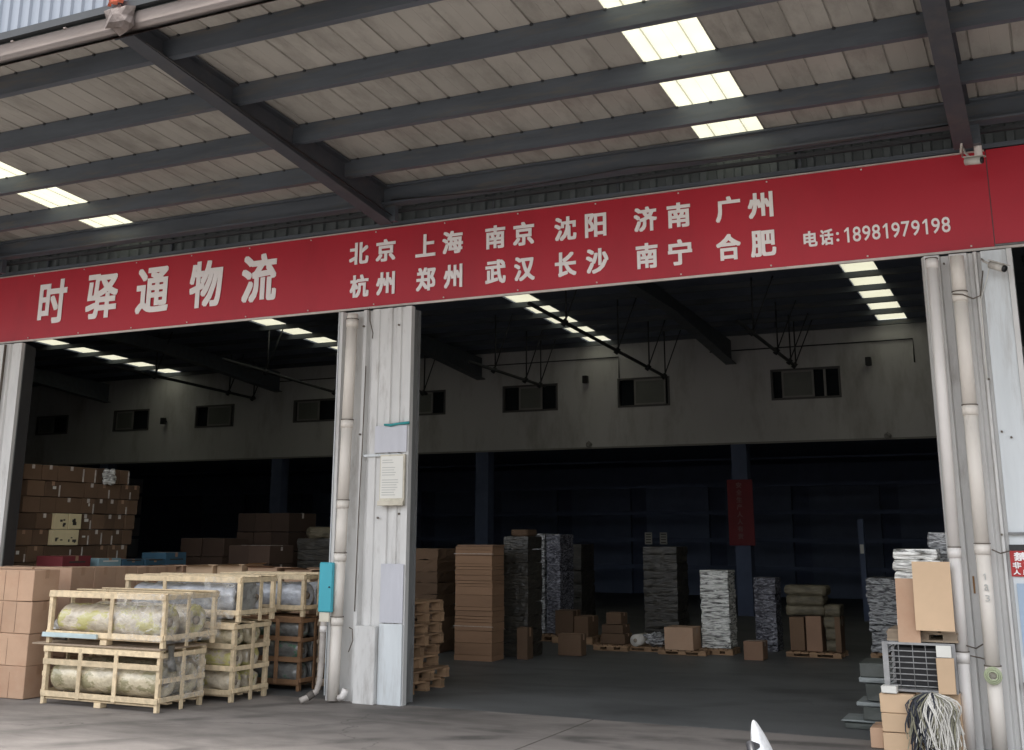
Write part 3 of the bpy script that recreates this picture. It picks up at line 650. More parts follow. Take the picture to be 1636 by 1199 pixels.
# ------------------------------------------------------------------ cameras, stubs
def bullet_cam(label, p, d, mount):
    t = thing('security_camera', label, 'camera', p)
    p = Vector(p); d = Vector(d).normalized()
    tube_o('housing', M_camw, t, [p-d*.07, p+d*.07], .034, 14)
    tube_o('lens_ring', M_black, t, [p+d*.071, p+d*.085], .03, 14)
    u = d.orthogonal().normalized()
    tube_o('bracket', M_camw, t, mount, .01, 8)
    bm = bmesh.new(); bx(bm, -.03, .03, -.085, .10, .032, .04); o = link('sun_shield', bm, M_camw)
    o.rotation_euler = d.to_track_quat('Y', 'Z').to_euler(); o.location = (0, 0, 0); o.parent = t
bullet_cam('bullet security camera under the banner at the top of the right column', (-.30, 10.38, 3.95), (.75, -.5, -.42), [(-.42, 10.53, 4.06), (-.40, 10.45, 4.02), (-.36, 10.41, 3.99)])
bullet_cam('pale security camera on a bent bracket at the top edge of the banner', (-.40, 10.30, 4.90), (.85, -.3, -.12), [(-.50, 10.62, 5.06), (-.49, 10.45, 5.12), (-.46, 10.36, 5.0), (-.42, 10.31, 4.93)])
tag(tube_o('floodlight_arm', M_camw, None, [(-.50, 10.40, 5.02), (-.48, 10.38, 5.14), (-.42, 10.38, 5.16)], .011, 8), 'small white bent bracket arm above the upper security camera', 'bracket')
tag(tube_o('vent_pipe', M_pvc2, None, [(-.36, 10.53, 5.0), (-.36, 10.53, 5.22)], .035, 12), 'short white pipe end poking up behind the banner beside the right rafter', 'pipe')

# items on the inner wall
for (x, z, lb) in ((-3.42, 5.28, 'small black speaker on the inner wall right of the last window'), (-9.91, 5.25, 'small dark lamp on the inner wall between two windows'), (-22.8, 4.78, 'small black speaker on the inner wall behind the left bay')):
    t = thing('wall_speaker', lb, 'speaker', (x, 24.9, z))
    box('cabinet', M_black, t, x-.06, x+.06, 24.80, 24.93, z-.09, z+.09, bev=.01); box('bracket', M_black, t, x-.02, x+.02, 24.93, 24.998, z-.02, z+.02)
for (x, z, lb) in ((-3.15, 3.70, 'little pale fitting on the lower edge of the inner wall at right'), (-9.87, 3.73, 'little pale fitting on the lower edge of the inner wall at centre')):
    tag(blob('wall_fitting', M_sash, None, (x, 24.93, z), (.07, .05, .07), 5, 2, .4), lb, 'fitting')

# hanging pipes with rods
def hpipe(x, ya, za, yb, zb_, rods, label):
    t = thing('hanging_pipe', label, 'pipe', (x, yb, zb_))
    tube_o('pipe', M_dark, t, [(x, ya, za), (x, yb, zb_)], .035, 8)
    for y in rods:
        z = za+(zb_-za)*(y-ya)/(yb-ya)
        tube_o('rod', M_dark, t, [(x+.04, y, z), (x+.04, y, zc(y)-.01)], .018, 6); tube_o('clamp', M_dark, t, [(x-.03, y, z-.06), (x+.05, y, z+.04)], .05, 6)
        tube_o('brace', M_dark, t, [(x+.04, y, z+.05), (x+.45, y, zc(y)-.01)], .014, 6)
hpipe(-7.73, 16.9, 5.45, 24.3, 5.11, [18.4, 21.1, 23.0, 24.1], 'long dark pipe hung on rods above the second window from the right')
hpipe(-10.72, 20.5, 5.13, 24.3, 5.07, [21.6, 23.2, 24.0], 'dark pipe hung on rods above the window behind the middle column')
hpipe(-4.86, 19.5, 5.36, 24.3, 5.195, [20.5, 22.5, 23.7, 24.2], 'dark pipe hung on rods above the rightmost window')
hpipe(-19.17, 18.5, 5.4, 24.3, 5.185, [20.5, 23.2, 24.2], 'dark pipe hung on rods in the left bay near its centre window')
hpipe(-13.9, 20.5, 5.25, 24.3, 5.05, [22.0, 24.1], 'dark pipe hung on rods just right of the middle column')
hpipe(-16.3, 19.5, 5.4, 24.3, 5.13, [21.0, 23.8], 'dark pipe hung on rods just left of the middle column')

# red hanging banner and white notices deep inside
hb = thing('hanging_banner', 'narrow red vertical banner on the dark rear column', 'banner', (-6.34, 24.9, 1.46))
box('banner_cloth', mat('deep_red_cloth', (.15, .008, .014), .6), hb, -6.62, -6.06, 24.93, 24.955, 1.46, 2.86)
for i, s in enumerate('安全生产人人有责'): glyph(s, -6.42, -6.30, 24.925, 2.68-i*.155, 2.80-i*.155, mat('faded_lettering', (.22, .12, .12), .7), hb, .03)
for i, x in enumerate((-10.24, -9.82)):
    t = thing('wall_notice', ('left', 'right')[i]+' one of two small white notices high on the dark rear wall', 'notice', (x, 29.87, 1.5))
    box('paper', M_paper, t, x, x+.20, 29.86, 29.875, 1.43, 1.74)
    for k in range(4): box('mark', M_print, t, x+.03, x+.17, 29.853, 29.858, 1.47+k*.07, 1.49+k*.07)

# ------------------------------------------------------------------ cartons
def carton(x0, x1, y0, y1, z0, z1, label, m=None, group=None, tape=True, face='y', seams=(), rz=0, prints=0, tapem=None, name='carton', vt=False):
    """cardboard box: body with slightly bulged faces, top flaps gap and tape pieces as parts"""
    m = m or M_card
    cx, cy = (x0+x1)/2, (y0+y1)/2; hx, hy, h = (x1-x0)/2, (y1-y0)/2, z1-z0
    bm = bmesh.new(); bx(bm, -hx, hx, -hy, hy, 0.002, h-.001, bev=.005, jit=.003)
    o = link(name, bm, m); o.location = (cx+random.uniform(-.004, .004), cy+random.uniform(-.004, .004), z0); o.rotation_euler = (0, 0, rz+random.uniform(-.012, .012))
    tag(o, label, 'box', group)
    tm = tapem or M_tape
    def part(n, mm, *a):
        b = bmesh.new(); bx(b, *a); p = link(n, b, mm); p.parent = o; return p
    if tape:
        part('tape', tm, -hx+.004, hx-.004, -.025, .025, h-.001, h+.0012)
        part('tape', tm, hx+.0005, hx+.002, -.025, .025, h*.72, h-.002)
        if face == 'y':
            part('tape', tm, -.022, .022, -hy-.002, -hy-.0005, h*.05, h*.95)
    if vt:
        part('clear_tape', M_tapew, hx+.0006, hx+.002, hy-.03, hy-.004, 0.004, h*random.uniform(.5, .98))
        if random.random() < .5: part('label', M_paper, hx+.0006, hx+.0022, random.uniform(-.02, .02), random.uniform(.03, .06), h*.5, h*random.uniform(.6, .72))
    for s in seams:
        part('crease', M_cardd, -hx+2*hx*s-.002, -hx+2*hx*s+.002, -hy-.0015, -hy-.0003, .01, h-.01)
    for k in range(prints):
        px = random.uniform(-hy*.7, hy*.4); pz = random.uniform(.15, .6)*h
        part('print', M_print, hx+.0004, hx+.0018, px, px+random.uniform(.02, .07), pz, pz+random.uniform(.015, .05))
    return o
ORD = ['top', 'second', 'third', 'fourth', 'fifth', 'sixth', 'seventh', 'eighth', 'ninth', 'tenth', 'eleventh', 'twelfth']
COLN = ['first', 'second', 'third', 'fourth', 'fifth', 'sixth', 'seventh', 'eighth']
G1 = 'brown cartons stacked at the left edge of the yard'
# front column block, left of the crates
for r_i in range(4):
    z0 = .002+r_i*.327
    nm = ['bottom', 'third', 'second', 'top'][r_i]
    carton(-10.62+.05*0, -10.02, 9.165, 9.515, z0, z0+.325, f'{nm} brown carton of the front stack beside the pale crates', group=G1, seams=(.28, .62) if r_i != 1 else (.5,), tape=True, face='')
    carton(-11.23, -10.63, 9.17, 9.515, z0, z0+.325, f'{nm} brown carton at the cropped left edge of the photo', group=G1, seams=(.4,), face='')
    for j, ya in enumerate((10.0, 10.35, 10.70, 11.05, 11.40)):
        carton(-10.96, -10.36, ya, ya+.345, z0, z0+.325-(0 if r_i < 3 else .006*j), f'{nm} brown carton in the {COLN[j]} stack of the row behind the crates', group='brown cartons in the row behind the crates', face='')
    carton(-11.6, -10.97, 9.98, 10.33, z0, z0+.325, f'{nm} brown carton in the stack left of the row behind the crates', group='brown cartons in the row behind the crates', face='')
# open yellow-brown cartons behind the silver rolls
def open_carton(x0, x1, y0, y1, z0, z1, label, m, flap=.10, grp='open topped cartons behind the wrapped rolls'):
    t = thing('open_carton', label, 'box', ((x0+x1)/2, (y0+y1)/2, z0), random.uniform(-.03, .03), grp)
    hx, hy, h = (x1-x0)/2, (y1-y0)/2, z1-z0
    def part(n, bm): p = link(n, bm, m); p.parent = t
    for a in ((-hx, hx, -hy, -hy+.006), (-hx, hx, hy-.006, hy), (-hx, -hx+.006, -hy+.007, hy-.007), (hx-.006, hx, -hy+.007, hy-.007)):
        bm = bmesh.new(); bx(bm, a[0], a[1], a[2], a[3], .002, h); part('side', bm)
    bm = bmesh.new(); bx(bm, -hx+.007, hx-.007, -hy+.007, hy-.007, .002, .01); part('base', bm)
    for s, ax in ((-1, 0), (1, 0), (-1, 1), (1, 1)):
        an = random.uniform(-.5, .55); dx = math.cos(an)*flap; dz = math.sin(an)*flap*.6
        bm = bmesh.new()
        if ax == 0: q = [(s*hx, -hy+.01, h+.001), (s*hx, hy-.01, h+.001), (s*(hx+dx), hy-.02, h+dz), (s*(hx+dx), -hy+.02, h+dz)]
        else: q = [(-hx+.01, s*hy, h+.001), (hx-.01, s*hy, h+.001), (hx-.02, s*(hy+dx), h+dz), (-hx+.02, s*(hy+dx), h+dz)]
        bm.faces.new([bm.verts.new(v) for v in q]); r = bmesh.ops.solidify(bm, geom=bm.faces[:], thickness=.004); part('flap', bm)
for i, (xa, xb, y, zt, m) in enumerate(((-10.95, -10.45, 11.95, 1.28, M_card), (-10.42, -9.98, 12.0, 1.29, M_cardl), (-9.95, -9.55, 12.05, 1.30, M_cardl), (-9.5, -9.05, 12.1, 1.27, M_card), (-9.0, -8.6, 12.2, 1.25, M_card))):
    nm = ['far left', 'second', 'middle', 'fourth', 'far right'][i]
    for k in range(3): carton(xa, xb, y, y+.42, .002+k*.31, .31+k*.31, f'{["bottom", "second", "third"][k]} plain carton under the {nm} open topped box behind the rolls', m, group='cartons under the open topped boxes', face='')
    open_carton(xa, xb, y, y+.42, .935, zt, f'{nm} open topped carton with flaps up behind the wrapped rolls', m)

# big leaning stack behind the left column: face towards +x
YW = [11.06, 11.36, 11.64, 12.12, 12.36, 12.60, 12.82, 13.02, 13.22]
nrow = 12; hh = .218
SL = 0.09   # the stack leans
for r_i in range(nrow):
    z0 = .002+r_i*hh
    off = random.uniform(-.1, .1) if r_i not in (7, 8) else 0
    for j in range(8):
        if r_i == nrow-1 and j >= 7: continue
        ya = YW[j]+off*.6-.02+z0*SL; yb = YW[j+1]+off*.6-.026+z0*SL
        top = nrow-1-r_i
        ex = random.uniform(-.02, .02)
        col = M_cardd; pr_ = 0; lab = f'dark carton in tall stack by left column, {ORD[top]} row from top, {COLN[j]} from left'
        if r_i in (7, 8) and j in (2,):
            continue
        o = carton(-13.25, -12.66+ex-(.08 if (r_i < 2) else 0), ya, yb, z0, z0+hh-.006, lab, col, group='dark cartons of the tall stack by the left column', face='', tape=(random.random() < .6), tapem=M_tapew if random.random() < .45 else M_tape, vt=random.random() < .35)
    if r_i in (7, 8):
        ya = YW[2]+off*.6-.02+z0*SL; yb = YW[3]+off*.6-.026+z0*SL; mid = (ya+yb)/2
        nm = 'lower' if r_i == 7 else 'upper'
        for s, (p, q) in enumerate(((ya, mid-.004), (mid+.004, yb))):
            carton(-13.25, -12.60, p, q, z0, z0+hh-.006, f'{nm} {"left" if s == 0 else "right"} of the four pale yellow printed cartons in the dark stack', M_cardy, group='pale yellow printed cartons', face='', tape=False, prints=4)
tag(blob('plastic_bag', M_filmw, None, (-12.58, 12.70, 2.50), (.06, .12, .12), 11, 3, .35, 2.5), 'crumpled clear plastic bag near the top of the tall dark carton stack', 'bag')
# coloured cartons in front of it
for i, (ya, yb, m, lb, z1) in enumerate(((11.35, 11.85, M_cardred, 'red printed carton', 1.40), (12.0, 12.42, M_cardteal, 'pale blue and white printed carton', 1.36), (12.44, 12.86, M_cardblue, 'dull blue printed carton', 1.34), (12.88, 13.30, M_cardblue, 'dark blue printed carton', 1.33), (13.32, 13.75, M_cardblue, 'farthest blue carton', 1.42))):
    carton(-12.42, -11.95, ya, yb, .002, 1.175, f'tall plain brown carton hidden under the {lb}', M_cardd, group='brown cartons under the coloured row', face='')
    o = carton(-12.42, -11.95, ya, yb, 1.18, z1, f'{lb} in the row in front of the tall dark stack', m, group='coloured printed cartons', face='')
    for s in (0, 1):
        b = bmesh.new(); bx(b, .236, .2375, -.15+s*.02, .15, .05+s*.08, .07+s*.08); p = link('print_band', b, M_paper if m is M_cardteal else M_print); p.parent = o

# dark block of goods further in the left bay
def block(x0, x1, y0, d, nx, nz, h, mm, what, jitter=.02):
    w_ = (x1-x0)/nx; mm = mat('cardboard_deep_shaded', (.065, .04, .028), .85, var=.12, vscale=2.5, objvar=.3)  # darkest cardboard copy, its colour imitating the shade deep in the bay
    for i in range(nx):
        for k in range(nz):
            dx = random.uniform(-jitter, jitter)
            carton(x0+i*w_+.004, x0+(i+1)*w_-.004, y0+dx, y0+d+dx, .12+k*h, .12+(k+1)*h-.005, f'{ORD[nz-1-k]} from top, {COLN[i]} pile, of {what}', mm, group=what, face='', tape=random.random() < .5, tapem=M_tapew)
    pallet(( x0+x1)/2, y0+d/2, 0.0, x1-x0-.02, d, .115, f'pallet under the {what}')
def pallet(cx, cy, z, L, D, H, label, rz=0, group='wooden pallets', m=None, boards=7):
    m = m or M_pallet
    t = thing('pallet', label, 'pallet', (cx, cy, z), rz, group)
    b = H*.18
    for i in range(boards):
        bw = L/boards*.78; x = -L/2+L/boards*(i+.5)
        bm = bmesh.new(); bx(bm, x-bw/2, x+bw/2, -D/2, D/2, H-b, H-.001, 0, .0015); o = link('deck_board', bm, m); o.parent = t
    for j in (-1, 0, 1):
        y = j*(D/2-.05)
        bm = bmesh.new(); bx(bm, -L/2, L/2, y-.04, y+.04, 0.001, b); o = link('bottom_board', bm, m); o.parent = t
        bm = bmesh.new(); bx(bm, -L/2, L/2, y-.045, y+.045, H-2*b, H-b-.0005); o = link('stringer', bm, m); o.parent = t
        for i in (-1, 0, 1):
            x = i*(L/2-.06); bm = bmesh.new(); bx(bm, x-.055, x+.055, y-.042, y+.042, b+.0005, H-2*b-.0005); o = link('block', bm, m); o.parent = t
    return t
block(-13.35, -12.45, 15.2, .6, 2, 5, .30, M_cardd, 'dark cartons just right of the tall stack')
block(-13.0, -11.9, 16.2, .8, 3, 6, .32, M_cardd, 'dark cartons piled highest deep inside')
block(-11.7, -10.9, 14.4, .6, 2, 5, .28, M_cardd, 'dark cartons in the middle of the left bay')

def layered(x0, x1, y0, y1, z0, z1, n_, m, label, cat='stack', group=None, ov=.03, pal=True, name='wrapped_stack', lname='layer', seed=0, rz=0, boxy=False):
    rnd = random.Random(seed+int(abs(x0)*100)); cx, cy = (x0+x1)/2, (y0+y1)/2
    t = thing(name, label, cat, (cx, cy, z0), rz, group)
    hx, hy = (x1-x0)/2, (y1-y0)/2; H = (z1-z0)/n_
    for k in range(n_):
        bm = bmesh.new(); nx, ny = 8, 5
        ring = []; a, b = hx+rnd.uniform(-ov, ov*.3), hy+rnd.uniform(-ov, ov*.3); ox = rnd.uniform(-ov, ov)*.4
        P = []
        for i in range(nx): P.append((-a+2*a*i/nx, -b))
        for i in range(ny): P.append((a, -b+2*b*i/ny))
        for i in range(nx): P.append((a-2*a*i/nx, b))
        for i in range(ny): P.append((-a, b-2*b*i/ny))
        zs = [(.02, .985), (.3, 1.0), (.75, 1.0), (.99, .985)] if boxy else [(.03, .94), (.3, 1.0), (.75, 1.0), (.98, .94)]
        for zi, sc in zs:
            ring.append([bm.verts.new((ox+x*(sc+rnd.uniform(-.02, .02)), y*(sc+rnd.uniform(-.02, .02)), (k+zi)*H+(rnd.uniform(-.1, .1)*H if 0 < zi < .9 else 0))) for x, y in P])
        N = len(P)
        for A, B in zip(ring, ring[1:]):
            for q in range(N): bm.faces.new((A[q], A[(q+1) % N], B[(q+1) % N], B[q]))
        bm.faces.new(ring[0][::-1]); bm.faces.new(ring[-1])
        o = link(lname, bm, m, None, not boxy); o.parent = t
    return t
layered(-10.85, -9.6, 15.0, 15.7, .12, 1.62, 9, M_filmd, 'dark film wrapped stack left of the middle column deep in the bay', 'wrapped stack', boxy=True, ov=.008)
pallet(-10.22, 15.35, 0, 1.25, .7, .115, 'pallet under the dark wrapped stack left of the middle column')
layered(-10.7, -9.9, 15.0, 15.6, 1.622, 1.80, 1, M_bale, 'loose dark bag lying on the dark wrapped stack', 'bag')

# ------------------------------------------------------------------ crates with rolls
def bar(t, m, a, b, w_, d_, name, z=True):
    """straight timber of section w x d from a to b"""
    a, b = Vector(a), Vector(b); L = (b-a).length; bm = bmesh.new(); bx(bm, -w_/2, w_/2, -d_/2, d_/2, 0, L, .002, .0015)
    o = link(name, bm, m); q = (b-a).to_track_quat('Z', 'Y')
    o.rotation_euler = q.to_euler(); o.location = a-t.location; o.parent = t
    return o
def crate(x0, x1, y0, y1, z0, z1, label, fx=(), sy=(), rails=(.0, 1.), siderails=(.0, 1.), foot=.06, m=None, th=.045, group='timber crates holding wrapped rolls', topslats=3, ovh=0.):
    m = m or M_wood
    t = thing('timber_crate', label, 'crate', ((x0+x1)/2, (y0+y1)/2, z0), 0, group)
    H = z1-z0; P = th
    for (x, y) in ((x0, y0), (x1-P, y0), (x0, y1-P), (x1-P, y1-P)):
        bmx = box('post', m, t, x, x+P, y, y+P, z0, z1, .003, .002)
    for f in fx:
        x = x0+(x1-x0)*f; box('post', m, t, x-.024, x+.024, y0-.018, y0-.001, z0+foot, z1-.005, .002, .002)
        box('post', m, t, x-.024, x+.024, y1+.001, y1+.018, z0+foot, z1-.005, .002, .002)
    for f in sy:
        y = y0+(y1-y0)*f; box('post', m, t, x1+.001, x1+.018, y-.022, y+.022, z0+.0, z1-.005, .002, .002)
        box('post', m, t, x0-.018, x0-.001, y-.022, y+.022, z0+.0, z1-.005, .002, .002)
    for r in rails:
        z = z0+foot+(z1-z0-foot-.05)*r
        for y in (y0-.016, y1): box('rail', m, t, x0+random.uniform(-.01, .01)-ovh, x1+random.uniform(0, .01), y+.0, y+.0145, z, z+.052, .002, .003)
    for r in siderails:
        z = z0+foot+(z1-z0-foot-.05)*r
        for x in (x0-.015, x1): box('side_rail', m, t, x, x+.0135, y0+.002, y1-.002, z, z+.045, .002, .003)
    for j in range(topslats):
        y = y0+.03+(y1-y0-.06)*j/max(1, topslats-1); box('top_slat', m, t, x0-.01, x1+.01, y-.025, y+.025, z1+.001, z1+.014, .002, .002)
    for j in range(4):
        y = y0+.05+(y1-y0-.1)*j/3; box('base_board', m, t, x0+.05, x1-.05, y-.035, y+.035, z0+foot-.018, z0+foot-.002, .002, .002)
    for f in (.5,):
        x = (x0+x1)/2
        box('foot', m, t, x-.045, x+.045, y0, y0+.09, z0+.001, z0+foot-.02, .003); box('foot', m, t, x-.045, x+.045, y1-.09, y1, z0+.001, z0+foot-.02, .003)
    return t
def roll(x0, x1, y, z, r, m, label, seed=0, group='film wrapped rolls lying in the crates', wob=.045, sag=0):
    rnd = random.Random(seed); t = thing('wrapped_roll', label, 'roll', ((x0+x1)/2, y, z-r), 0, group)
    bm = bmesh.new(); N, M_ = 30, 64; rings = []
    for i in range(M_+1):
        u = i/M_; x = x0+(x1-x0)*u; e = 1-.10*(max(0, abs(u-.5)*2-.94)/.06)
        ring = []
        for k in range(N):
            a = 2*math.pi*k/N
            d = 1+wob*(noise.noise(Vector((x*7+seed*5, math.cos(a)*1.3, math.sin(a)*1.3)))*1.3+.5*noise.noise(Vector((x*22, math.cos(a)*4, math.sin(a)*4+seed)))+.45*abs(noise.noise(Vector((x*34+math.cos(a)*3, math.cos(a)*2, math.sin(a)*2-seed)))))
            ring.append(bm.verts.new((x, y+math.cos(a)*r*d*e, z+math.sin(a)*r*d*e)))
        rings.append(ring)
    for A, B in zip(rings, rings[1:]):
        for k in range(N): bm.faces.new((A[k], A[(k+1) % N], B[(k+1) % N], B[k]))
    # end faces with a hollow core
    for R_, s in ((rings[0], -1), (rings[-1], 1)):
        xx = x0 if s < 0 else x1
        prev = R_
        for rr, dx in ((.72, .0), (.36, -.006*s), (.30, -.05*s)):
            q = [bm.verts.new((xx+dx, y+math.cos(2*math.pi*k/N)*r*rr, z+math.sin(2*math.pi*k/N)*r*rr)) for k in range(N)]
            for k in range(N):
                bm.faces.new((prev[k], prev[(k+1) % N], q[(k+1) % N], q[k]) if s < 0 else (prev[(k+1) % N], prev[k], q[k], q[(k+1) % N]))
            prev = q
        bm.faces.new(prev)
    rel(link('film_wrap', bm, m, smooth=True), t)
    for s, xx in ((-1, x0), (1, x1)):
        tube_o('core', M_core, t, [(xx-s*.04, y, z), (xx+s*.004, y, z)], r*.26, 14)
    return t
# crate A: lower, front
crate(-9.68, -8.13, 9.08, 9.74, 0, .56, 'low pale crate standing on the ground at the front of the group', (.33, .64), (.5,), (0.02, .72, 1.), (.05, .45, .98), .07)
roll(-9.60, -8.18, 9.25, .27, .155, M_roll_g, 'beige wrapped roll at the front of the lowest pale crate', 1)
roll(-9.60, -8.18, 9.57, .27, .155, M_roll_g, 'beige wrapped roll at the back of the lowest pale crate', 2)
# slab between
tag(box('plywood_sheet', M_woodg, None, -9.85, -8.12, 9.06, 9.74, .577, .592, 0, .002), 'thin plywood sheet lying between the two front crates', 'sheet', None)
crate(-9.68, -8.11, 9.08, 9.86, .594, 1.10, 'pale crate with yellow patterned rolls stacked on the front low crate', (.56,), (.42,), (0., 1.), (.02, 1.), .07)
roll(-9.58, -8.20, 9.26, .825, .158, M_roll_y, 'yellow patterned wrapped roll at the front of the upper front crate', 3, wob=.06)
roll(-9.58, -8.20, 9.66, .825, .155, M_roll_y, 'yellow patterned wrapped roll at the back of the upper front crate', 4, wob=.06)
tag(box('blue_plank', mat('plank_paleblue', (.45, .55, .56), .6, var=.1, vscale=6), None, -9.70, -8.95, 9.035, 9.06, .655, .70, .002, .003), 'pale blue painted plank on the lower edge of the upper front crate', 'plank')
tag(blob('plastic_sack', M_clearbag, None, (-9.80, 9.42, .70), (.16, .14, .10), 21, 3, .35, 2.2), 'white crumpled plastic sack end sticking out left of the upper crate', 'sack')
bm = bmesh.new(); g = [[bm.verts.new((-8.10+.012*math.sin(j*1.3+i), 9.13+.05*i+.01*j, .62-.05*j)) for i in range(3)] for j in range(6)]
for j in range(5):
    for i in range(2): bm.faces.new((g[j][i], g[j][i+1], g[j+1][i+1], g[j+1][i]))
bmesh.ops.solidify(bm, geom=bm.faces[:], thickness=.004)
tag(link('plastic_strip', bm, M_clearbag, smooth=True), 'torn plastic strip hanging from the corner of the upper front crate', 'plastic')
# crate B: tall, behind
crate(-9.45, -7.94, 9.96, 10.55, 0, .77, 'tall pale three level crate behind the front crates', (.33, .66), (.5,), (.0, .36, .70, 1.), (.03, .36, .68, 1.), .07)
for k in range(3):
    for j in range(2):
        roll(-9.38, -8.0, 10.09+j*.27, .185+k*.235, .108, M_roll_y if k < 2 else M_roll_g, f'thin green and yellow wrapped roll, {["bottom", "middle", "top"][k]} level, {["front", "back"][j]} of the tall pale crate', 10+k*2+j, wob=.14)
crate(-9.50, -7.90, 9.96, 10.57, .79, 1.24, 'pale crate with silver wrapped rolls on top of the tall pale crate', (.36,), (.55,), (0., 1.), (.02, 1.), .07)
roll(-9.42, -8.02, 10.11, 1.02, .145, M_roll_s, 'silver wrapped roll at the front of the crate on the tall pale crate', 20, wob=.05)
roll(-9.42, -8.02, 10.39, 1.02, .145, M_roll_s, 'silver wrapped roll at the back of the crate on the tall pale crate', 21, wob=.05)
# bulging clear film at the end of the silver rolls
bm = bmesh.new()
g = []
for j in range(9):
    g.append([bm.verts.new((-7.915+.045*noise.noise(Vector((i*.8, j*.7, 3))), 9.98+.27*i/8, .86+.37*j/8+.02*noise.noise(Vector((i, j, 1))))) for i in range(9)])
for j in range(8):
    for i in range(8): bm.faces.new((g[j][i], g[j][i+1], g[j+1][i+1], g[j+1][i]))
bmesh.ops.solidify(bm, geom=bm.faces[:], thickness=.003)
tag(link('film_sheet', bm, M_clearbag, smooth=True), 'crumpled clear film bulging over the end of the silver wrapped rolls', 'film')
# crate C: brown, behind the first column pipe
crate(-9.1, -7.83, 10.98, 11.5, 0, .77, 'dark brown crate in the gap left of the electrical box', (.4, .75), (.5,), (.0, .36, .70, 1.), (.03, .36, .68, 1.), .07, m=M_woodb)
for k in range(3):
    for j in range(2):
        roll(-9.02, -7.88, 11.10+j*.27, .185+k*.235, .108, M_roll_d, f'dark wrapped roll, {["bottom", "middle", "top"][k]} level, {["front", "back"][j]} of the dark brown crate', 30+k*2+j, wob=.14)
crate(-9.0, -7.80, 10.96, 11.5, .79, 1.24, 'pale crate of grey rolls on the dark brown crate', (.72,), (.5,), (0., 1.), (.02, 1.), .07)
roll(-8.95, -7.85, 11.10, 1.01, .14, M_roll_s, 'grey brown wrapped roll at the front of the crate on the dark brown crate', 40, wob=.08)
roll(-8.95, -7.85, 11.37, 1.01, .14, M_roll_s, 'grey brown wrapped roll at the back of the crate on the dark brown crate', 41, wob=.08)
crate(-7.72, -7.2, 11.15, 11.6, 0, .74, 'small dark crate half hidden behind the conduit pipe', (.5,), (.5,), (.0, .36, .70, 1.), (.03, .36, .68, 1.), .07, m=M_woodg)
crate(-7.72, -7.2, 11.15, 11.6, .76, 1.22, 'small pale crate half hidden behind the electrical box', (.5,), (.5,), (.0, 1.), (.02, 1.), .07)
for k in range(2):
    roll(-7.68, -7.24, 11.37, .22+k*.28, .13, M_roll_d, f'{["lower", "upper"][k]} short dark roll in the small crate behind the conduit pipe', 50+k, wob=.12)
roll(-7.68, -7.24, 11.37, 1.0, .13, M_roll_y, 'short yellow brown roll in the small crate behind the electrical box', 52, wob=.08)

# pallets beside the middle column
for k in range(8):
    jx = random.uniform(-.03, .03); jy = random.uniform(-.02, .02)
    pallet(-7.12+jx+(.06 if k == 1 else 0), 11.66+jy, k*.1195, .98+(.08 if k in (0, 1) else 0), .78, .119, f'worn pallet in the pile behind the middle column, {ORD[7-k]} from the top', rz=random.uniform(-.03, .03), group='pallets piled behind the middle column', boards=6)

# ------------------------------------------------------------------ goods in the right bay
rng = random.Random(3)
t = thing('carton_tower', 'tall tower of flat packed brown cartons standing right of the middle column', 'carton stack', (-7.52, 14.9, 0))
z = .0; k = 0
while z < 1.50:
    h = rng.choice((.05, .075, .11, .04, .16)); dx = rng.uniform(-.004, .004)+.006*math.sin(z*3)
    box('flat_carton', mat('cardboard_flat_shaded', (.27, .16, .095), .85, var=.08, vscale=3, objvar=.07, dirt=(.22, .13, .075), dscale=2, stretch=(.6, .6, 4)), t, -7.83+dx*.6-.03*z*0, -7.25+dx, 14.60+rng.uniform(-.01, .01), 14.98, z+.001, z+h-.002, .0015, .002)  # cardboard colour lowered to imitate the dimmer light inside
    z += h
box('flat_carton', M_cardi, t, -7.80, -7.24, 14.60, 14.98, z+.001, z+.02)
for k, zz in enumerate((.45, 1.42)): box('strap', M_tapew, t, -7.85, -7.22, 14.583, 14.586, zz, zz+.006)
layered(-7.42, -7.02, 15.3, 15.8, .0, 1.66, 9, M_filmd, 'dark wrapped stack just right of the tall brown carton tower', 'wrapped stack', boxy=True, ov=.008)
layered(-7.32, -7.06, 15.35, 15.7, 1.662, 1.76, 1, M_cardd, 'slumped brown bundle on top of the dark wrapped stack', 'bundle')
for i, (xa, xb, y, z0, z1, lb) in enumerate(((-7.08, -6.92, 15.05, 0, .42, 'upright brown board leaning at the foot of the dark wrapped stack'), (-6.78, -6.42, 15.8, 0.0, .30, 'low dark carton right of the dark wrapped stack'))):
    carton(xa, xb, y, y+.2, z0, z1, lb, M_cardd, face='')
layered(-8.20, -7.82, 17.7, 18.3, .12, 1.70, 18, M_film, 'left of the two tall silver grey wrapped stacks in the right bay', 'wrapped stack', 'tall silver grey wrapped stacks', .008, seed=5, boxy=True)
layered(-7.80, -7.55, 17.72, 18.3, .12, 1.69, 16, M_filmb, 'right, bluer of the two tall silver grey wrapped stacks in the right bay', 'wrapped stack', 'tall silver grey wrapped stacks', .008, seed=6, boxy=True)
pallet(-7.88, 18.0, 0, .75, .65, .115, 'pallet under the two tall silver grey stacks')
layered(-8.6, -8.2, 17.9, 18.4, .0, 1.66, 8, M_filmd, 'dark wrapped stack behind the tall brown carton tower', 'wrapped stack', boxy=True, ov=.008)
layered(-9.25, -8.45, 15.2, 15.8, .0, 1.48, 9, M_cardd, 'dark brown stack in shadow right behind the pallet pile', 'wrapped stack', ov=.008, boxy=True)
carton(-7.56, -7.26, 17.5, 17.9, .12, .50, 'tilted brown carton on a pallet right of the silver grey stacks', M_cardd, face='', rz=.05)
carton(-7.24, -6.98, 17.55, 17.9, .12, .42, 'smaller brown carton beside the tilted carton right of the silver stacks', M_cardd, face='', rz=-.12)
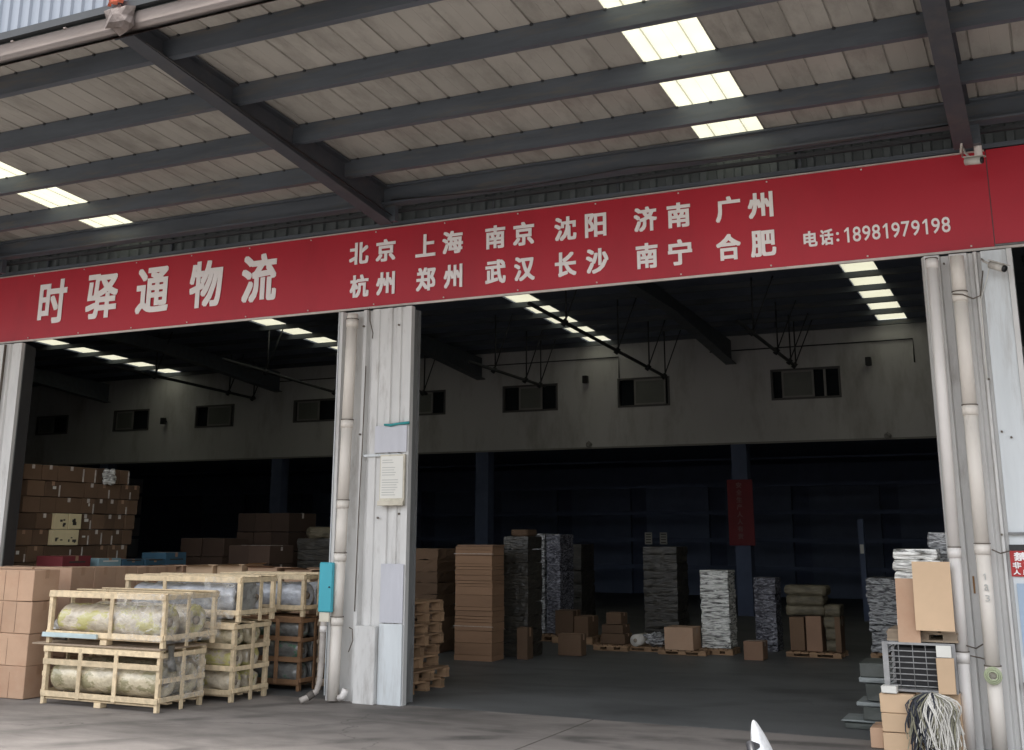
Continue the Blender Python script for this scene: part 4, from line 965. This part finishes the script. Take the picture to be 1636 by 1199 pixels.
pallet(-7.25, 17.72, 0, .7, .5, .115, 'low pallet under the two cartons right of the silver grey stacks')
# three cartons on a pallet
pallet(-6.32, 16.95, 0, .55, .5, .09, 'pallet under the pile of three brown cartons')
carton(-6.5, -6.12, 16.8, 17.15, .092, .24, 'bottom brown carton of the pile of three on a pallet', M_cardd, face='')
carton(-6.48, -6.14, 16.8, 17.1, .242, .37, 'middle brown carton of the pile of three on a pallet', M_cardd, face='')
carton(-6.42, -6.18, 16.82, 17.1, .372, .54, 'top brown carton of the pile of three on a pallet', M_cardd, face='')
# wrapped dark tower with silvery marks
layered(-6.18, -5.62, 17.9, 18.5, .12, 1.50, 11, M_filmd, 'tall dark wrapped stack behind the round white roll', 'wrapped stack', seed=9, boxy=True, ov=.008)
pallet(-5.9, 18.2, 0, .6, .6, .115, 'pallet under the tall dark wrapped stack')
# round roll and loose film
t = thing('film_roll', 'round white end roll lying left of the loose clear film heap', 'roll', (-5.98, 16.95, 0))
tube_o('roll_body', M_strw, t, [(-5.98, 16.88, .15), (-5.95, 17.25, .15)], .085, 18); tube_o('core', M_core, t, [(-5.98, 16.872, .15), (-5.979, 16.879, .15)], .03, 12)
pallet(-5.78, 17.1, 0, .75, .5, .065, 'thin low pallet under the white roll and clear film heap')
tag(blob('film_heap', M_film, None, (-5.68, 17.05, .17), (.17, .14, .10), 31, 3, .45, 3), 'heap of loose clear film beside the round white roll', 'film')
tag(blob('film_heap', M_filmb, None, (-5.50, 17.15, .15), (.12, .12, .08), 32, 3, .45, 3), 'bluish film heap touching the square carton on a pallet', 'film')
carton(-5.55+.12, -5.0, 16.84-.25, 17.0, .07, .385, 'square brown carton on a pallet left of the bright silver stack', M_card, face='')
pallet(-5.18, 16.85, 0, .72, .5, .068, 'pallet under the square brown carton left of the silver stack')
layered(-4.96, -4.53, 16.9, 17.3, .09, 1.18, 16, M_filmw, 'bright silver wrapped stack standing in the middle of the right bay', 'wrapped stack', seed=12, ov=.012, boxy=True)
pallet(-4.75, 17.1, 0, .5, .45, .085, 'pallet under the bright silver wrapped stack')
carton(-4.22, -3.95, 16.4, 16.7, .0, .25, 'small brown carton alone on the floor right of the bright silver stack', M_cardi, face='', tapem=M_tapew)
layered(-4.36, -4.03, 17.7, 18.1, .0, 1.06, 13, M_filmb, 'dull bluish wrapped stack behind the small lone carton', 'wrapped stack', seed=14, ov=.01, boxy=True)
# bale over cartons on a pallet
pallet(-3.40, 17.4, 0, .78, .6, .075, 'pallet under the brown cartons and bulging bale')
for i, (xa, xb) in enumerate(((-3.74, -3.53), (-3.50, -3.28), (-3.10, -3.02))):
    carton(xa, xb, 17.2, 17.5, .078, .56-(.02 if i == 0 else 0), f'{["left", "middle", "right narrow"][i]} upright brown carton under the bulging bale', M_cardd if i != 1 else M_cardi, face='')
layered(-3.78, -3.2, 17.18, 17.6, .565, .98, 3, M_bale, 'bulging wrapped bale on top of the upright brown cartons', 'bale', seed=15, ov=.03)
layered(-3.24, -3.02, 17.2, 17.6, .078, .72, 4, M_bale, 'slumped bale at the right end of the pallet with the cartons', 'bale', seed=16, ov=.02)
layered(-2.62, -2.02, 17.2, 17.8, .10, 1.10, 11, M_film, 'crumpled silver wrapped stack at the right edge of the bay beyond the cage', 'wrapped stack', seed=17, ov=.03, boxy=True)
pallet(-2.32, 17.5, 0, .62, .62, .095, 'pallet under the crumpled silver stack at the right edge')
tag(box('wall_paper', M_paper, None, -4.75+.93, -4.68+.93, 24.6, 24.61, 1.32, 1.50), 'small white paper pinned on a dark post deep in the right bay', 'paper')
tag(box('thin_post', M_navy, None, -3.84, -3.73, 24.612, 24.72, 0, 2.0), 'dark thin post deep in the right bay', 'post')

for i, (xa, xb, ya, h_, lb) in enumerate(((-9.9, -9.3, 20.6, 1.42, 'dim wrapped stack left of the pair of white notices'), (-9.2, -8.5, 21.0, 1.5, 'lower dim wrapped stack between the silver towers and the notices'), (-13.9, -13.1, 19.6, 1.7, 'dim wrapped stack deep in the left bay nearest the middle column'))):
    layered(xa, xb, ya, ya+.7, .0, h_, 6, M_filmd, lb, 'wrapped stack', 'dim wrapped stacks far inside', seed=40+i, boxy=True, ov=.01)
for k, (x, z) in enumerate(((-11.2, 5.75), (-17.2, 5.7), (-4.6, 5.72))):
    rel(tube_o('wall_conduit', M_dark, None, [(x-2.3, 24.97, z), (x+2.1, 24.97, z), (x+2.1, 24.97, z-.5)], .014, 6), wh)
for k in range(3):
    rel(tube_o('cable', M_black, None, [(RX[2]+.11, 6.5, 5.64), (RX[2]+.13, 8.2+.1*k, 5.42-.02*k), (RX[2]+.11, 10.45, 5.16)], .006, 5), cp)
rel(tube_o('cable', M_black, None, [(-6.4, 10.30, 5.30), (-5.0, 10.31, 5.235), (-3.6, 10.30, 5.285), (-2.0, 10.31, 5.23), (-.55, 10.32, 5.27)], .007, 5), cp)

def film_over(name, origin, du, dv, nrm, label, seed, amp=.03):
    # thin crumpled transparent film stretched over a frame: grid origin + u*du + v*dv, bulging along nrm
    bm = bmesh.new(); N = 14; du, dv, nrm, o0 = Vector(du), Vector(dv), Vector(nrm), Vector(origin)
    g = [[bm.verts.new(o0+du*(i/N)+dv*(j/N)+nrm*(amp*(.6+noise.noise(Vector((i*.55, j*.5, seed)))*1.2+.5*noise.noise(Vector((i*1.7+j, j*1.5, seed)))))) for i in range(N+1)] for j in range(N+1)]
    for j in range(N):
        for i in range(N): bm.faces.new((g[j][i], g[j][i+1], g[j+1][i+1], g[j+1][i]))
    return tag(link(name, bm, M_clear, smooth=True), label, 'film')
film_over('film_sheet', (-8.085, 9.06, .64), (0, .82, 0), (0, 0, .47), (1, 0, 0), 'clear crumpled film over the end of the upper front crate', 3)
film_over('film_sheet', (-8.72, 9.055, .66), (.62, 0, 0), (0, 0, .45), (0, -1, 0), 'clear crumpled film over the front right part of the upper front crate', 5)
film_over('film_sheet', (-8.115, 9.10, .10), (0, .62, 0), (0, 0, .40), (1, 0, 0), 'clear film over the roll ends of the lowest crate', 7, .015)
film_over('film_sheet', (-8.35, 9.935, .83), (.42, 0, 0), (0, 0, .42), (0, -1, 0), 'clear film over the front right part of the silver roll crate', 9)

# --- right foreground pile beside the right column
G2 = 'cartons of the pile at the right column'
carton(-1.50, -1.26, 10.18, 10.55, .0, .14, 'bottom tan carton at the left of the pile by the right column', M_cardl, group=G2, face='')
carton(-1.50, -1.25, 10.18, 10.55, .142, .29, 'middle tan carton at the left of the pile by the right column', M_cardl, group=G2, face='')
carton(-1.51, -1.24, 10.18, 10.55, .292, .44, 'top tan carton under the wire cage by the right column', M_cardl, group=G2, face='')
carton(-1.235, -.90, 10.30, 10.70, .0, .22, 'bottom tan carton behind the strap bundle', M_cardl, group=G2, face='')
carton(-1.235, -.90, 10.30, 10.70, .222, .45, 'upper tan carton behind the strap bundle', M_cardl, group=G2, face='')
carton(-1.62, -1.515, 10.25, 10.6, .0, .16, 'small brown carton at the far left foot of the right pile', M_card, group=G2, face='')
tag(box('white_label_box', M_paper, None, -1.49, -1.37, 10.16, 10.28, .445, .50, .004, .003), 'small white torn box on the tan cartons by the cage', 'box')
cg = thing('wire_cage', 'grey steel wire cage crate on the tan cartons at the right column', 'cage', (-1.18, 10.5, .46))
for x in (-1.47, -.93):
    for y in (10.24, 10.76): box('post', M_cagem, cg, x, x+.045 if x < -1.2 else x+.03, y, y+.02, .455, .835)
for z in (.455, .82):
    for y in (10.245, 10.765): box('frame_rail', M_cagem, cg, -1.47, -.90, y-.004, y+.008, z, z+.018)
for z in (.50, .545, .59, .635, .68, .725, .77):
    for y in (10.25, 10.77): tube_o('rod', M_cagem, cg, [(-1.45, y, z), (-.92, y, z)], .0055, 6)
    tube_o('rod', M_cagem, cg, [(-1.45, 10.25, z), (-1.45, 10.77, z)], .0055, 6)
for x in (-1.34, -1.23, -1.13, -1.03):
    tube_o('wire', M_cagem, cg, [(x, 10.243, .46), (x, 10.243, .83)], .003, 5)
box('tray', M_cagem, cg, -1.46, -.91, 10.26, 10.76, .458, .466)
box('cage_contents', M_black, cg, -1.40, -.95, 10.42, 10.74, .47, .80, .02)
tag(box('white_label', M_paper, None, -1.045, -.93, 10.215, 10.222, .735, .825), 'white printed label on the right end of the wire cage', 'label')
tag(box('tan_board', M_cardl, None, -1.05, -.915, 10.20, 10.214, .455, .73, .002, .004), 'tan cardboard strip standing against the right end of the cage', 'cardboard')
pallet(-1.16, 10.55, .838, .56, .45, .095, 'small dark pallet between the wire cage and the silver sacks', m=M_woodg, boards=4)
layered(-1.36, -.98, 10.42, 10.8, .935, 1.58, 7, M_filmw, 'silver wrapped sacks on top of the wire cage by the right column', 'sack stack', seed=20, ov=.02)
layered(-1.12, -.86, 10.83, 11.2, .0, 1.72, 12, M_film, 'taller grey wrapped sacks behind the pile at the right column', 'sack stack', seed=22, ov=.02)
def board(label, x0, x1, y0, y1, z0, z1, m, th=.02):
    bm = bmesh.new(); v = [bm.verts.new(p) for p in ((x0, y0, z0), (x1, y0, z0), (x1-.005, y1, z1), (x0-.005, y1, z1), (x0, y0+th, z0), (x1, y0+th, z0), (x1-.005, y1+th, z1), (x0-.005, y1+th, z1))]
    for q in ((0, 1, 2, 3), (4, 7, 6, 5), (0, 4, 5, 1), (3, 2, 6, 7), (0, 3, 7, 4), (1, 5, 6, 2)): bm.faces.new([v[i] for i in q])
    return tag(link('cardboard_sheet', bm, m), label, 'cardboard')
board('large tan cardboard sheet leaning on the silver sacks by the right pipe', -1.185, -.885, 10.20, 10.30, .938, 1.48, M_cardl)
board('narrow pinkish cardboard sheet left of and behind the large tan sheet', -1.335, -1.16, 10.24, 10.36, .838, 1.34, M_card)
# bundle of straps
sb = thing('strap_bundle', 'bundle of white, black and olive plastic straps drooping over the cartons', 'strap bundle', (-1.09, 10.1, 0))
def strands(n_, m, name, seed, wdt=.006, a0=-math.pi, a1=math.pi):
    rnd = random.Random(seed); bm = bmesh.new()
    for k in range(n_):
        a = rnd.uniform(a0, a1); rr = rnd.uniform(.07, .20); drop = rnd.uniform(.28, .46)
        pts = []
        for i in range(9):
            u = i/8; rad = rr*math.sin(min(1, u*1.7)*math.pi/2)*(1+.12*math.sin(u*7+k)); z = .475-drop*u**1.6-.01*rnd.random()
            pts.append((-1.095+rad*math.cos(a+.25*math.sin(u*4+k)), 10.13+rad*.55*math.sin(a+.2*math.sin(u*3+k)), max(.012, z)))
        tube(bm, pts, wdt*rnd.uniform(.6, 1.2), 4, True)
    return rel(link(name, bm, m), sb)
strands(170, M_strw, 'white_straps', 1, .0055, -2.2, 1.2); strands(46, M_strb, 'black_straps', 2, .007, -3.4, -1.6); strands(90, M_stro, 'olive_straps', 3, .006)
rel(blob('strap_core', M_stro, None, (-1.095, 10.14, .24), (.13, .075, .22), 8, 3, .2), sb)
# folded slabs left of the pile
for i, (xa, xb, y, z0, z1, m, lb) in enumerate(((-1.98, -1.62, 11.15, 0.0, .06, M_slab, 'lowest wide grey folded sheet at the foot of the right pile'), (-2.0, -1.60, 11.12, .062, .085, M_slabe, 'pale edged folded sheet second from the floor left of the right pile'),
        (-1.80, -1.57, 11.1, .087, .20, M_slab, 'grey green folded sheet third from the floor left of the right pile'), (-1.85, -1.54, 11.1, .202, .245, M_slabe, 'pale folded sheet fourth from the floor left of the right pile'),
        (-1.76, -1.50, 11.12, .247, .40, M_slab, 'dull grey pack in the middle of the sheets left of the cage'), (-1.82, -1.50, 11.1, .402, .45, M_slabe, 'crumpled pale sheet just below the top pack left of the cage'), (-1.80, -1.49, 11.1, .452, .58, M_slab, 'top olive grey pack beside the wire cage'))):
    tag(box('folded_sheet', m, None, xa, xb, y, y+.4, z0+.001, z1-.001, .006, .006), lb, 'sheet', 'folded sheets left of the right pile')

# ------------------------------------------------------------------ scooter below the frame, its mirror shows
sc = thing('electric_scooter', 'scooter below the frame showing only its pale pointed mirror', 'scooter', (-.62, 2.75, 0))
def ell(name, m, c, s, rot=(0, 0, 0), sub=3):
    bm = bmesh.new(); bmesh.ops.create_icosphere(bm, subdivisions=sub, radius=1)
    bmesh.ops.scale(bm, vec=s, verts=bm.verts); bmesh.ops.rotate(bm, matrix=Matrix.Rotation(rot[1], 3, 'Y') @ Matrix.Rotation(rot[2], 3, 'Z'), verts=bm.verts); bmesh.ops.translate(bm, vec=c, verts=bm.verts)
    return rel(link(name, bm, m, smooth=True), sc)
bm = bmesh.new()
prof_ = [(.002, .062), (.010, .055), (.016, .040), (.019, .018), (.020, -.01), (.018, -.045), (.012, -.07), (.003, -.08)]
N = 20; rings = []
for u, zz in prof_:
    pass
# teardrop shell: flattened in x
bmesh.ops.create_icosphere(bm, subdivisions=4, radius=1)
for v in bm.verts:
    z_ = v.co.z; taper = 1-.45*max(0, z_)
    v.co = Vector((v.co.x*.024*taper, v.co.y*.062*taper, z_*.085))
bmesh.ops.rotate(bm, matrix=Matrix.Rotation(R(-14), 3, 'Y'), verts=bm.verts)
bmesh.ops.translate(bm, vec=(-.735, 3.0, 1.165), verts=bm.verts)
rel(link('mirror_housing', bm, M_mirror, smooth=True), sc)
tube_o('mirror_stem', M_black, sc, [(-.735, 2.985, 1.185), (-.748, 2.93, 1.20), (-.738, 2.92, 1.17), (-.70, 2.9, 1.05), (-.62, 2.82, .98)], .011, 8)
tube_o('handlebar', M_black, sc, [(-.88, 2.85, .98), (-.62, 2.80, .97), (-.36, 2.85, .98)], .014, 8)
tube_o('steering_stem', M_black, sc, [(-.62, 2.80, .96), (-.62, 3.05, .30)], .03, 10)
box('front_shield', M_camw, sc, -.80, -.44, 2.90, 2.94, .35, .90, .03)
box('seat', M_black, sc, -.76, -.48, 1.95, 2.45, .70, .80, .04); box('body', M_camw, sc, -.74, -.50, 1.9, 2.55, .38, .69, .04); box('footboard', M_black, sc, -.76, -.48, 2.5, 2.92, .26, .33, .02)
for y in (1.95, 3.12):
    bm = bmesh.new(); pts = [(-.62, y+.17*math.cos(a*math.pi/12), .215+.17*math.sin(a*math.pi/12)) for a in range(25)]; tube(bm, pts, .042, 8, False); wl = rel(link('wheel', bm, M_black, smooth=True), sc)
    tube_o('hub', M_cagem, sc, [(-.67, y, .215), (-.57, y, .215)], .12, 16)
